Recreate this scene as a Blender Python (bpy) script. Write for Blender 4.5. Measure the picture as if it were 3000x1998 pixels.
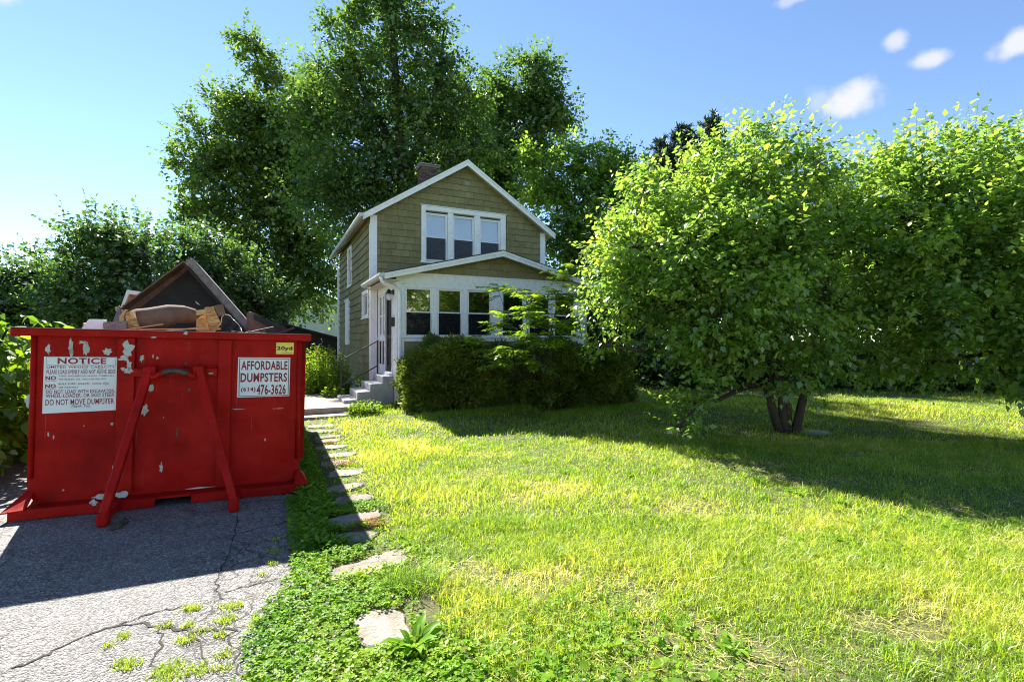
import bpy, bmesh, math, random
import numpy as np
from mathutils import Vector, Matrix

scene = bpy.context.scene
for o in list(bpy.data.objects):
    bpy.data.objects.remove(o)
R = math.radians

# ------------------------------------------------------------------ camera
EYE = 1.66
cam_d = bpy.data.cameras.new('camera')
cam = bpy.data.objects.new('camera', cam_d)
scene.collection.objects.link(cam)
cam.location = (0, 0, EYE)
cam.rotation_euler = (R(90), 0, 0)
cam_d.sensor_width = 36.0
cam_d.lens = 17.4
cam_d.clip_start = 0.05
cam_d.clip_end = 3000
scene.camera = cam

# ------------------------------------------------------------------ sky, sun, exposure
SUN_AZ = -36.0      # degrees from +Y towards +X (behind the house, to the left)
SUN_EL = 41.5
EXPO = 2.25
SKY_STR = 0.056
world = bpy.data.worlds.new('World')
scene.world = world
world.use_nodes = True
wn, wl = world.node_tree.nodes, world.node_tree.links
wn.clear()
w_out = wn.new('ShaderNodeOutputWorld')
w_bg = wn.new('ShaderNodeBackground')
w_bg.inputs[1].default_value = SKY_STR
sky = wn.new('ShaderNodeTexSky')
sky.sky_type = 'NISHITA'
sky.sun_disc = False
sky.sun_elevation = R(SUN_EL)
sky.sun_rotation = R(SUN_AZ)
sky.altitude = 900
sky.air_density = 0.9
sky.dust_density = 0.0
sky.ozone_density = 3.0
wl.new(w_bg.outputs[0], w_out.inputs[0])
tc = wn.new('ShaderNodeTexCoord')


def wmath(op, a, b=None):
    n = wn.new('ShaderNodeMath')
    n.operation = op
    for i, v in enumerate((a, b)):
        if v is None:
            continue
        if isinstance(v, (int, float)):
            n.inputs[i].default_value = v
        else:
            wl.new(v, n.inputs[i])
    return n.outputs[0]


def wdot(vec):
    n = wn.new('ShaderNodeVectorMath')
    n.operation = 'DOT_PRODUCT'
    wl.new(tc.outputs['Generated'], n.inputs[0])
    n.inputs[1].default_value = vec
    return n.outputs['Value']


w_noise = wn.new('ShaderNodeTexNoise')
w_noise.inputs['Scale'].default_value = 27
w_noise.inputs['Detail'].default_value = 8
wl.new(tc.outputs['Generated'], w_noise.inputs['Vector'])
nz = wmath('MULTIPLY', wmath('SUBTRACT', w_noise.outputs[0], 0.5), 2.0)
# small fair-weather clouds: (azimuth deg, elevation deg, half width deg, half height deg, opacity)
CLOUDS = [(34.3, 21.9, 2.3, 1.5, .95), (31.8, 22.3, 1.3, 1.2, .4), (37.8, 25.6, .95, .8, .75), (40.2, 23.4, 1.35, .7, .85),
          (45.6, 22.8, 1.9, 1.1, .9), (29.8, 30.9, 1.6, .5, .5), (-46, 25.9, 1.2, .9, .7), (62, 30, 4, 2, .8),
          (-75, 26, 4, 1.6, .8), (120, 24, 5, 2, .8), (-130, 30, 5, 2, .8), (170, 22, 6, 2, .8)]
cl = None
for az, el, hw, hh, op in CLOUDS:
    az, el = R(az), R(el)
    c = Vector((math.sin(az) * math.cos(el), math.cos(az) * math.cos(el), math.sin(el)))
    rt = Vector((math.cos(az), -math.sin(az), 0))
    up = rt.cross(c)
    u = wmath('DIVIDE', wdot(rt), math.sin(R(hw)))
    v = wmath('DIVIDE', wdot(up), math.sin(R(hh)))
    d = wmath('SQRT', wmath('ADD', wmath('MULTIPLY', u, u), wmath('MULTIPLY', v, v)))
    d = wmath('ADD', d, nz)
    mr = wn.new('ShaderNodeMapRange')
    mr.interpolation_type = 'SMOOTHSTEP'
    mr.inputs[1].default_value = 1.25
    mr.inputs[2].default_value = 0.3
    mr.inputs[3].default_value = 0
    mr.inputs[4].default_value = op
    wl.new(d, mr.inputs[0])
    front = wmath('GREATER_THAN', wdot(c), 0.5)
    f = wmath('MULTIPLY', mr.outputs[0], front)
    cl = f if cl is None else wmath('MAXIMUM', cl, f)
w_mix = wn.new('ShaderNodeMixRGB')
wl.new(cl, w_mix.inputs[0])
wl.new(sky.outputs[0], w_mix.inputs[1])
w_mix.inputs[2].default_value = (3.6, 3.65, 3.75, 1)
wl.new(w_mix.outputs[0], w_bg.inputs[0])

sun_d = bpy.data.lights.new('sun', 'SUN')
sun_d.energy = 4.2
sun_d.angle = R(0.53)
sun_d.color = (1.0, 0.95, 0.86)
sun = bpy.data.objects.new('sun', sun_d)
scene.collection.objects.link(sun)
sd = Vector((math.sin(R(SUN_AZ)) * math.cos(R(SUN_EL)), math.cos(R(SUN_AZ)) * math.cos(R(SUN_EL)), math.sin(R(SUN_EL))))
sun.rotation_euler = (-sd).to_track_quat('-Z', 'Y').to_euler()
sun.location = sd * 60

vs = scene.view_settings
vs.view_transform = 'Standard'
vs.look = 'None'
vs.exposure = EXPO
vs.gamma = 1
vs.use_curve_mapping = False
scene.render.engine = 'CYCLES'
cy = scene.cycles
cy.max_bounces = 7
cy.diffuse_bounces = 3
cy.transmission_bounces = 6
cy.transparent_max_bounces = 10
cy.use_adaptive_sampling = True
cy.adaptive_threshold = 0.01
cy.use_denoising = True
cy.denoiser = 'OPENIMAGEDENOISE'
cy.denoising_input_passes = 'RGB_ALBEDO_NORMAL'
cy.denoising_prefilter = 'NONE'
cy.filter_width = 1.1
cy.sample_clamp_indirect = 6

# ------------------------------------------------------------------ helpers
col = scene.collection
rng = np.random.default_rng(7)
random.seed(7)
F_PX, CX_PX, CY_PX = 1450.0, 1500.0, 999.0
YAW = math.atan2(.435, .9)           # direction of the lot, house and driveway
CA, SA = math.cos(YAW), math.sin(YAW)


def at(px, py, depth):
    """point of the place seen at that spot of the photograph, `depth` metres away"""
    return np.array([(px - CX_PX) / F_PX * depth, depth, EYE + (CY_PX - py) / F_PX * depth])


def sstep(a, b, x):
    t = np.clip((np.asarray(x, float) - a) / (b - a), 0, 1)
    return t * t * (3 - 2 * t)


def lot(x, y):
    """cross-lot and down-lot coordinates"""
    return x * CA + y * SA, -x * SA + y * CA


def gz(x, y):
    x = np.asarray(x, float)
    y = np.asarray(y, float)
    s, t = lot(x, y)
    z = .10 * sstep(8.5, 12, y) * sstep(-3.7, -2.6, x)
    z = z + .018 * np.clip(.22 - s, 0, 3.2)
    lawn = sstep(1.0, 1.8, s)
    z = z + lawn * .022 * (np.sin(x * 1.3 + .7 * y) * np.sin(y * 1.1 - .5 * x) + .6 * np.sin(2.9 * x + 1) * np.sin(2.3 * y))
    return z


def tag(o, label=None, cat=None, group=None, kind=None):
    if label: o['label'] = label
    if cat: o['category'] = cat
    if group: o['group'] = group
    if kind: o['kind'] = kind
    return o


def empty(name, loc=(0, 0, 0), rz=0.0):
    o = bpy.data.objects.new(name, None)
    o.location = loc
    o.rotation_euler = (0, 0, rz)
    o.empty_display_size = .2
    col.objects.link(o)
    return o


def link(name, me, mat, parent=None):
    if mat is not None and not me.materials:
        me.materials.append(mat)
    o = bpy.data.objects.new(name, me)
    col.objects.link(o)
    if parent is not None:
        o.parent = parent
    return o


class MB:
    def __init__(s):
        s.v = []
        s.f = []

    def add(s, verts, faces):
        b = len(s.v)
        s.v += [tuple(map(float, v)) for v in verts]
        s.f += [tuple(b + i for i in f) for f in faces]
        return s

    def hexa(s, p):
        return s.add(p, [(0, 3, 2, 1), (4, 5, 6, 7), (0, 1, 5, 4), (1, 2, 6, 5), (2, 3, 7, 6), (3, 0, 4, 7)])

    def box(s, x0, x1, y0, y1, z0, z1):
        return s.hexa([(x0, y0, z0), (x1, y0, z0), (x1, y1, z0), (x0, y1, z0), (x0, y0, z1), (x1, y0, z1), (x1, y1, z1), (x0, y1, z1)])

    def prism(s, poly, d):
        """polygon of 3d points extruded along vector d"""
        n = len(poly)
        p = [Vector(q) for q in poly]
        d = Vector(d)
        s.add(p + [q + d for q in p], [tuple(range(n - 1, -1, -1)), tuple(range(n, 2 * n))] + [(i, (i + 1) % n, n + (i + 1) % n, n + i) for i in range(n)])
        return s

    def bar(s, a, b, w, h, up=(0, 0, 1)):
        a, b, up = Vector(a), Vector(b), Vector(up)
        d = (b - a).normalized()
        x = d.cross(up).normalized() * (w / 2)
        y = x.cross(d).normalized() * (h / 2)
        return s.hexa([a - x - y, a + x - y, a + x + y, a - x + y, b - x - y, b + x - y, b + x + y, b - x + y])

    def tube(s, pts, rad, n=8):
        pts = [Vector(p) for p in pts]
        if isinstance(rad, (int, float)):
            rad = [rad] * len(pts)
        b = len(s.v)
        x = None
        for i, p in enumerate(pts):
            d = (pts[min(i + 1, len(pts) - 1)] - pts[max(i - 1, 0)]).normalized()
            if x is None:
                x = d.orthogonal().normalized()
            x = (x - d * x.dot(d)).normalized()
            y = d.cross(x)
            for k in range(n):
                a = 2 * math.pi * k / n
                s.v.append(tuple(p + (x * math.cos(a) + y * math.sin(a)) * rad[i]))
        for i in range(len(pts) - 1):
            for k in range(n):
                k2 = (k + 1) % n
                s.f.append((b + i * n + k, b + i * n + k2, b + (i + 1) * n + k2, b + (i + 1) * n + k))
        s.f.append(tuple(b + k for k in range(n - 1, -1, -1)))
        s.f.append(tuple(b + (len(pts) - 1) * n + k for k in range(n)))
        return s

    def build(s, name, mat, parent=None, bevel=0.0, smooth=False):
        me = bpy.data.meshes.new(name)
        me.from_pydata(s.v, [], s.f)
        bm = bmesh.new()
        bm.from_mesh(me)
        bmesh.ops.recalc_face_normals(bm, faces=bm.faces)
        if bevel > 0:
            bmesh.ops.bevel(bm, geom=[e for e in bm.edges if len(e.link_faces) == 2 and e.calc_face_angle(0) > .5], offset=bevel, segments=1, affect='EDGES', clamp_overlap=True)
        bm.to_mesh(me)
        bm.free()
        if smooth:
            for p in me.polygons:
                p.use_smooth = True
        return link(name, me, mat, parent)


def np_mesh(name, V, Fc, mat, parent=None, rnd=None, smooth=False):
    V = np.asarray(V, np.float32)
    Fc = np.asarray(Fc, np.int32)
    me = bpy.data.meshes.new(name)
    k = Fc.shape[1]
    me.vertices.add(len(V))
    me.vertices.foreach_set('co', V.ravel())
    me.loops.add(Fc.size)
    me.loops.foreach_set('vertex_index', Fc.ravel())
    me.polygons.add(len(Fc))
    me.polygons.foreach_set('loop_start', np.arange(0, Fc.size, k, dtype=np.int32))
    me.polygons.foreach_set('loop_total', np.full(len(Fc), k, np.int32))
    if smooth:
        me.polygons.foreach_set('use_smooth', np.ones(len(Fc), bool))
    me.update(calc_edges=True)
    if rnd is not None:
        a = me.attributes.new('rnd', 'FLOAT', 'POINT')
        a.data.foreach_set('value', np.asarray(rnd, np.float32))
    return link(name, me, mat, parent)


# ------------------------------------------------------------------ materials
MATS = {}


def nodes(name):
    m = bpy.data.materials.new(name)
    m.use_nodes = True
    m.node_tree.nodes.clear()
    MATS[name] = m
    N, L = m.node_tree.nodes, m.node_tree.links
    out = N.new('ShaderNodeOutputMaterial')
    return m, N, L, out


def ramp(N, stops):
    r = N.new('ShaderNodeValToRGB')
    els = r.color_ramp.elements
    while len(els) < len(stops):
        els.new(.5)
    for e, (p, c) in zip(els, stops):
        e.position = p
        e.color = (*c, 1)
    return r


def noise(N, L, vec, scale, detail=4, rough=.55, dist=0.0):
    n = N.new('ShaderNodeTexNoise')
    n.inputs['Scale'].default_value = scale
    n.inputs['Detail'].default_value = detail
    n.inputs['Roughness'].default_value = rough
    n.inputs['Distortion'].default_value = dist
    if vec is not None:
        L.new(vec, n.inputs['Vector'])
    return n


def objco(N):
    return N.new('ShaderNodeTexCoord').outputs['Object']


def pmat(name, c1, c2=None, scale=6, rough=.6, bump=.0, bscale=40, spec=.4, metal=0, detail=5, vary=0.0, stretch=(1, 1, 1), lo=.3, hi=.7):
    """principled surface with mottling between two colours, fine relief and a little change from piece to piece"""
    m, N, L, out = nodes(name)
    c2 = c2 or tuple(x * .75 for x in c1)
    P = N.new('ShaderNodeBsdfPrincipled')
    L.new(P.outputs[0], out.inputs[0])
    mp = N.new('ShaderNodeMapping')
    mp.inputs['Scale'].default_value = stretch
    L.new(objco(N), mp.inputs[0])
    n = noise(N, L, mp.outputs[0], scale, detail, .6)
    r = ramp(N, [(lo, c2), (hi, c1)])
    L.new(n.outputs[0], r.inputs[0])
    colr = r.outputs[0]
    if vary:
        oi = N.new('ShaderNodeObjectInfo')
        ge = N.new('ShaderNodeNewGeometry')
        ad = N.new('ShaderNodeMath'); ad.operation = 'ADD'
        L.new(oi.outputs['Random'], ad.inputs[0]); L.new(ge.outputs['Random Per Island'], ad.inputs[1])
        fr = N.new('ShaderNodeMath'); fr.operation = 'FRACT'
        L.new(ad.outputs[0], fr.inputs[0])
        mr = N.new('ShaderNodeMapRange')
        mr.inputs[3].default_value = 1 - vary; mr.inputs[4].default_value = 1 + vary
        L.new(fr.outputs[0], mr.inputs[0])
        hs = N.new('ShaderNodeHueSaturation')
        L.new(colr, hs.inputs['Color']); L.new(mr.outputs[0], hs.inputs['Value'])
        colr = hs.outputs[0]
    L.new(colr, P.inputs['Base Color'])
    P.inputs['Roughness'].default_value = rough
    P.inputs['Specular IOR Level'].default_value = spec
    P.inputs['Metallic'].default_value = metal
    if bump:
        nb = noise(N, L, mp.outputs[0], bscale, 4)
        b = N.new('ShaderNodeBump')
        b.inputs['Strength'].default_value = bump
        b.inputs['Distance'].default_value = .02
        L.new(nb.outputs[0], b.inputs['Height'])
        L.new(b.outputs[0], P.inputs['Normal'])
    return m


def leafmat(name, stops, trans, tmix=.45, gloss=.08, rough=.38):
    m, N, L, out = nodes(name)
    at_ = N.new('ShaderNodeAttribute')
    at_.attribute_name = 'rnd'
    r = ramp(N, stops)
    L.new(at_.outputs['Fac'], r.inputs[0])
    d = N.new('ShaderNodeBsdfDiffuse')
    L.new(r.outputs[0], d.inputs[0])
    t = N.new('ShaderNodeBsdfTranslucent')
    mx = N.new('ShaderNodeMixRGB')
    mx.blend_type = 'MULTIPLY'
    mx.inputs[0].default_value = 1
    L.new(r.outputs[0], mx.inputs[1])
    mx.inputs[2].default_value = (*trans, 1)
    L.new(mx.outputs[0], t.inputs[0])
    s1 = N.new('ShaderNodeMixShader')
    s1.inputs[0].default_value = tmix
    L.new(d.outputs[0], s1.inputs[1])
    L.new(t.outputs[0], s1.inputs[2])
    g = N.new('ShaderNodeBsdfGlossy')
    g.inputs['Roughness'].default_value = rough
    g.inputs[0].default_value = (.9, .95, .9, 1)
    s2 = N.new('ShaderNodeMixShader')
    s2.inputs[0].default_value = gloss
    L.new(s1.outputs[0], s2.inputs[1])
    L.new(g.outputs[0], s2.inputs[2])
    L.new(s2.outputs[0], out.inputs[0])
    return m


def glassmat(name, refl=.16, tint=(.75, .8, .78)):
    m, N, L, out = nodes(name)
    t = N.new('ShaderNodeBsdfTransparent')
    t.inputs[0].default_value = (*tint, 1)
    g = N.new('ShaderNodeBsdfGlossy')
    g.inputs['Roughness'].default_value = .015
    lw = N.new('ShaderNodeLayerWeight')
    lw.inputs[0].default_value = .35
    mr = N.new('ShaderNodeMapRange')
    mr.inputs[3].default_value = refl
    mr.inputs[4].default_value = .95
    L.new(lw.outputs['Fresnel'], mr.inputs[0])
    nb = noise(N, L, objco(N), 2.2, 2)
    b = N.new('ShaderNodeBump')
    b.inputs['Strength'].default_value = .05
    b.inputs['Distance'].default_value = .05
    L.new(nb.outputs[0], b.inputs['Height'])
    L.new(b.outputs[0], g.inputs['Normal'])
    s = N.new('ShaderNodeMixShader')
    L.new(mr.outputs[0], s.inputs[0])
    L.new(t.outputs[0], s.inputs[1])
    L.new(g.outputs[0], s.inputs[2])
    L.new(s.outputs[0], out.inputs[0])
    return m


M_white = pmat('white_paint', (.83, .83, .82), (.74, .75, .75), 3, .55, .15, 60, .3)
M_white2 = pmat('weathered_white_paint', (.82, .82, .80), (.68, .68, .65), 9, .65, .3, 70, .3, lo=.25, hi=.5)
M_olive = pmat('olive_shingle_paint', (.255, .225, .105), (.19, .166, .078), 14, .75, .5, 90, .2, vary=.13, stretch=(1, 1, .25))
M_olive_flat = pmat('olive_panel_paint', (.245, .213, .10), (.195, .168, .078), 8, .75, .2, 60, .2)
M_soffit = pmat('soffit_paint', (.62, .58, .50), (.5, .46, .38), 6, .7, .1, 40)
M_roof = pmat('asphalt_roof', (.07, .068, .065), (.045, .044, .043), 30, .9, .6, 120, .2)
M_gutter = pmat('gutter_metal', (.62, .63, .64), (.45, .45, .44), 5, .45, .05, 40)
M_conc = pmat('painted_concrete_steps', (.40, .41, .42), (.30, .31, .32), 6, .8, .4, 60)
M_slab = pmat('old_concrete', (.40, .35, .29), (.27, .235, .195), 8, .9, .5, 70)
M_found = pmat('foundation_block', (.30, .31, .33), (.22, .23, .25), 5, .9, .5, 50)
M_black = pmat('black_metal', (.015, .015, .016), (.02, .018, .016), 20, .4, .1, 60)
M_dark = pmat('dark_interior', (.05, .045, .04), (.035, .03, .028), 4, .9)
M_blind = pmat('window_blind', (.75, .77, .78), (.68, .70, .72), 3, .8)
def screenmat(name, c, cover):
    m, N, L, out = nodes(name)
    t = N.new('ShaderNodeBsdfTransparent')
    d = N.new('ShaderNodeBsdfDiffuse')
    d.inputs[0].default_value = (*c, 1)
    nz_ = noise(N, L, objco(N), 3, 3)
    mr = N.new('ShaderNodeMapRange')
    mr.inputs[3].default_value = cover - .08
    mr.inputs[4].default_value = cover + .08
    L.new(nz_.outputs[0], mr.inputs[0])
    s_ = N.new('ShaderNodeMixShader')
    L.new(mr.outputs[0], s_.inputs[0])
    L.new(t.outputs[0], s_.inputs[1])
    L.new(d.outputs[0], s_.inputs[2])
    L.new(s_.outputs[0], out.inputs[0])
    return m


M_screen = screenmat('insect_screen', (.022, .023, .022), .66)
M_screen2 = screenmat('pale_insect_screen', (.085, .09, .10), .7)
M_glass = glassmat('window_glass', .10, (.93, .95, .94))
M_brick = pmat('chimney_brick', (.14, .075, .062), (.075, .05, .048), 25, .9, .6, 80, .2, vary=.35)
M_mortar = pmat('mortar', (.20, .18, .16), (.14, .125, .11), 30, .95, .4, 90)
M_red = None
M_sign = pmat('sign_white', (.74, .76, .80), (.66, .68, .72), 4, .45, .05, 30)
M_signY = pmat('sign_yellow', (.80, .66, .10), (.74, .62, .14), 4, .45)
M_ink = pmat('sign_ink_red', (.27, .010, .026), (.20, .008, .02), 40, .5)
M_inkK = pmat('sign_ink_black', (.012, .012, .014), (.02, .02, .022), 40, .5)
M_chip = pmat('bare_primer', (.52, .52, .50), (.36, .37, .36), 20, .7, .2, 80)
M_rust = pmat('worn_steel', (.11, .075, .055), (.05, .038, .03), 25, .55, .3, 60, metal=.3)
M_osb = None
M_bark = pmat('bark', (.085, .068, .052), (.045, .036, .028), 14, .95, .8, 30, .1, stretch=(1, 1, .3))
M_barkd = pmat('dark_bark', (.055, .045, .036), (.03, .025, .02), 14, .95, .8, 30, .1, stretch=(1, 1, .3))
M_fabric = pmat('brown_upholstery', (.20, .125, .095), (.13, .082, .062), 10, .85, .25, 120, .1)
M_dust = pmat('black_dust_cover', (.030, .028, .030), (.044, .041, .042), 5, .8, .3, 40, .2)
M_mauve = pmat('faded_grey_fabric', (.27, .235, .225), (.15, .13, .125), 18, .9, .5, 90, .1)
M_lumber = pmat('pine_lumber', (.52, .36, .17), (.40, .26, .12), 12, .75, .2, 60, stretch=(1, 6, 6))
M_foam = pmat('white_foam_board', (.78, .80, .78), (.70, .72, .70), 5, .8, .1, 50)
M_siding = pmat('white_siding', (.62, .64, .66), (.55, .57, .60), 3, .6)
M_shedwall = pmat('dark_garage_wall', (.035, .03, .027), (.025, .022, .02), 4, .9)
M_stem = pmat('green_stem', (.09, .13, .03), (.06, .09, .02), 20, .8)
M_straw = pmat('dry_straw', (.50, .27, .09), (.35, .17, .05), 30, .9)


def red_paint():
    m, N, L, out = nodes('red_dumpster_paint')
    P = N.new('ShaderNodeBsdfPrincipled')
    L.new(P.outputs[0], out.inputs[0])
    oc = objco(N)
    n1 = noise(N, L, oc, 2.3, 5, .6)
    r1 = ramp(N, [(.28, (.20, .004, .0035)), (.52, (.345, .007, .005)), (.75, (.44, .014, .010))])
    L.new(n1.outputs[0], r1.inputs[0])
    # vertical dusty runs
    mp = N.new('ShaderNodeMapping')
    mp.inputs['Scale'].default_value = (14, 14, .7)
    L.new(oc, mp.inputs[0])
    n2 = noise(N, L, mp.outputs[0], 1.6, 6, .65)
    r2 = ramp(N, [(.56, (0, 0, 0)), (.78, (1, 1, 1))])
    L.new(n2.outputs[0], r2.inputs[0])
    mx = N.new('ShaderNodeMixRGB')
    mf = N.new('ShaderNodeMath'); mf.operation = 'MULTIPLY'; mf.inputs[1].default_value = .22
    L.new(r2.outputs[0], mf.inputs[0])
    L.new(mf.outputs[0], mx.inputs[0])
    L.new(r1.outputs[0], mx.inputs[1])
    mx.inputs[2].default_value = (.34, .018, .014, 1)
    # small chips
    n3 = noise(N, L, oc, 26, 5, .7)
    r3 = ramp(N, [(.735, (0, 0, 0)), (.75, (1, 1, 1))])
    L.new(n3.outputs[0], r3.inputs[0])
    mx2 = N.new('ShaderNodeMixRGB')
    L.new(r3.outputs[0], mx2.inputs[0])
    L.new(mx.outputs[0], mx2.inputs[1])
    mx2.inputs[2].default_value = (.33, .25, .23, 1)
    # long pale scratches
    mps = N.new('ShaderNodeMapping')
    mps.inputs['Scale'].default_value = (60, 60, 2.2)
    mps.inputs['Rotation'].default_value = (0, .12, 0)
    L.new(oc, mps.inputs[0])
    n5 = noise(N, L, mps.outputs[0], 1.0, 3, .5)
    r5 = ramp(N, [(.70, (0, 0, 0)), (.76, (.55, .55, .55))])
    L.new(n5.outputs[0], r5.inputs[0])
    mx5 = N.new('ShaderNodeMixRGB')
    L.new(r5.outputs[0], mx5.inputs[0])
    L.new(mx2.outputs[0], mx5.inputs[1])
    mx5.inputs[2].default_value = (.36, .12, .10, 1)
    mx2 = mx5
    # dark scuffs
    n4 = noise(N, L, oc, 7, 6, .7, .6)
    r4 = ramp(N, [(.60, (0, 0, 0)), (.74, (1, 1, 1))])
    L.new(n4.outputs[0], r4.inputs[0])
    mf4 = N.new('ShaderNodeMath'); mf4.operation = 'MULTIPLY'; mf4.inputs[1].default_value = .75
    L.new(r4.outputs[0], mf4.inputs[0])
    mx3 = N.new('ShaderNodeMixRGB')
    L.new(mf4.outputs[0], mx3.inputs[0])
    L.new(mx2.outputs[0], mx3.inputs[1])
    mx3.inputs[2].default_value = (.07, .012, .012, 1)
    L.new(mx3.outputs[0], P.inputs['Base Color'])
    rr = N.new('ShaderNodeMapRange')
    rr.inputs[3].default_value = .32; rr.inputs[4].default_value = .6
    L.new(n4.outputs[0], rr.inputs[0])
    L.new(rr.outputs[0], P.inputs['Roughness'])
    P.inputs['Specular IOR Level'].default_value = .08
    nb = noise(N, L, oc, 1.7, 3)
    nb2 = noise(N, L, oc, 60, 3)
    ad = N.new('ShaderNodeMath'); ad.operation = 'MULTIPLY_ADD'; ad.inputs[1].default_value = .02
    L.new(nb2.outputs[0], ad.inputs[0]); L.new(nb.outputs[0], ad.inputs[2])
    b = N.new('ShaderNodeBump')
    b.inputs['Strength'].default_value = .7; b.inputs['Distance'].default_value = .08
    L.new(ad.outputs[0], b.inputs['Height'])
    L.new(b.outputs[0], P.inputs['Normal'])
    return m


M_red = red_paint()


def osb():
    m, N, L, out = nodes('osb_board')
    P = N.new('ShaderNodeBsdfPrincipled')
    L.new(P.outputs[0], out.inputs[0])
    mp = N.new('ShaderNodeMapping')
    mp.inputs['Scale'].default_value = (1, 1.7, 2.6)
    L.new(objco(N), mp.inputs[0])
    v = N.new('ShaderNodeTexVoronoi')
    v.inputs['Scale'].default_value = 26
    L.new(mp.outputs[0], v.inputs['Vector'])
    sp = N.new('ShaderNodeSeparateColor')
    L.new(v.outputs['Color'], sp.inputs[0])
    r = ramp(N, [(0, (.26, .12, .035)), (.5, (.42, .22, .07)), (1, (.55, .34, .13))])
    L.new(sp.outputs[0], r.inputs[0])
    L.new(r.outputs[0], P.inputs['Base Color'])
    P.inputs['Roughness'].default_value = .7
    return m


M_osb = osb()


def asphalt():
    m, N, L, out = nodes('old_asphalt')
    P = N.new('ShaderNodeBsdfPrincipled')
    L.new(P.outputs[0], out.inputs[0])
    oc = objco(N)
    v = N.new('ShaderNodeTexVoronoi')
    v.inputs['Scale'].default_value = 95
    L.new(oc, v.inputs['Vector'])
    sp = N.new('ShaderNodeSeparateColor')
    L.new(v.outputs['Color'], sp.inputs[0])
    r = ramp(N, [(0, (.065, .063, .062)), (.45, (.128, .124, .119)), (.8, (.20, .194, .185)), (1, (.34, .33, .315))])
    L.new(sp.outputs[0], r.inputs[0])
    n = noise(N, L, oc, 1.1, 5, .6)
    r2 = ramp(N, [(.3, (.72, .72, .75)), (.7, (1.25, 1.2, 1.12))])
    L.new(n.outputs[0], r2.inputs[0])
    mx = N.new('ShaderNodeMixRGB'); mx.blend_type = 'MULTIPLY'; mx.inputs[0].default_value = 1
    L.new(r.outputs[0], mx.inputs[1]); L.new(r2.outputs[0], mx.inputs[2])
    # cracks: a wide net and, over part of the drive, a fine one
    nd = noise(N, L, oc, 3.0, 6, .7)
    def crack(scale, w, amt):
        am = N.new('ShaderNodeMixRGB'); am.blend_type = 'LINEAR_LIGHT'; am.inputs[0].default_value = amt
        L.new(oc, am.inputs[1]); L.new(nd.outputs['Color'], am.inputs[2])
        c = N.new('ShaderNodeTexVoronoi'); c.feature = 'DISTANCE_TO_EDGE'
        c.inputs['Scale'].default_value = scale
        L.new(am.outputs[0], c.inputs['Vector'])
        mr = N.new('ShaderNodeMapRange'); mr.interpolation_type = 'SMOOTHSTEP'
        mr.inputs[1].default_value = 0; mr.inputs[2].default_value = w
        mr.inputs[3].default_value = 1; mr.inputs[4].default_value = 0
        L.new(c.outputs['Distance'], mr.inputs[0])
        return mr.outputs[0]
    c1 = crack(1.05, .016, .25)
    c2 = crack(6.5, .045, .12)
    nm = noise(N, L, oc, .9, 3)
    rm = ramp(N, [(.46, (0, 0, 0)), (.58, (1, 1, 1))])
    L.new(nm.outputs[0], rm.inputs[0])
    c2m = N.new('ShaderNodeMath'); c2m.operation = 'MULTIPLY'
    L.new(c2, c2m.inputs[0]); L.new(rm.outputs[0], c2m.inputs[1])
    nm1 = noise(N, L, oc, .55, 3)
    rm1 = ramp(N, [(.47, (0, 0, 0)), (.56, (1, 1, 1))])
    L.new(nm1.outputs[0], rm1.inputs[0])
    c1m = N.new('ShaderNodeMath'); c1m.operation = 'MULTIPLY'
    L.new(c1, c1m.inputs[0]); L.new(rm1.outputs[0], c1m.inputs[1])
    cc = N.new('ShaderNodeMath'); cc.operation = 'MAXIMUM'
    L.new(c1m.outputs[0], cc.inputs[0]); L.new(c2m.outputs[0], cc.inputs[1])
    mx2 = N.new('ShaderNodeMixRGB')
    L.new(cc.outputs[0], mx2.inputs[0]); L.new(mx.outputs[0], mx2.inputs[1])
    mx2.inputs[2].default_value = (.028, .025, .022, 1)
    L.new(mx2.outputs[0], P.inputs['Base Color'])
    P.inputs['Roughness'].default_value = .75
    P.inputs['Specular IOR Level'].default_value = .5
    hs = N.new('ShaderNodeMath'); hs.operation = 'MULTIPLY_ADD'; hs.inputs[1].default_value = -1.6
    L.new(cc.outputs[0], hs.inputs[0]); L.new(v.outputs['Distance'], hs.inputs[2])
    inv = N.new('ShaderNodeMath'); inv.operation = 'MULTIPLY_ADD'; inv.inputs[1].default_value = -1.0; inv.inputs[2].default_value = 0
    L.new(v.outputs['Distance'], inv.inputs[0])
    L.new(inv.outputs[0], hs.inputs[2])
    b = N.new('ShaderNodeBump')
    b.inputs['Strength'].default_value = .8; b.inputs['Distance'].default_value = .012
    L.new(hs.outputs[0], b.inputs['Height'])
    L.new(b.outputs[0], P.inputs['Normal'])
    return m


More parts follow.
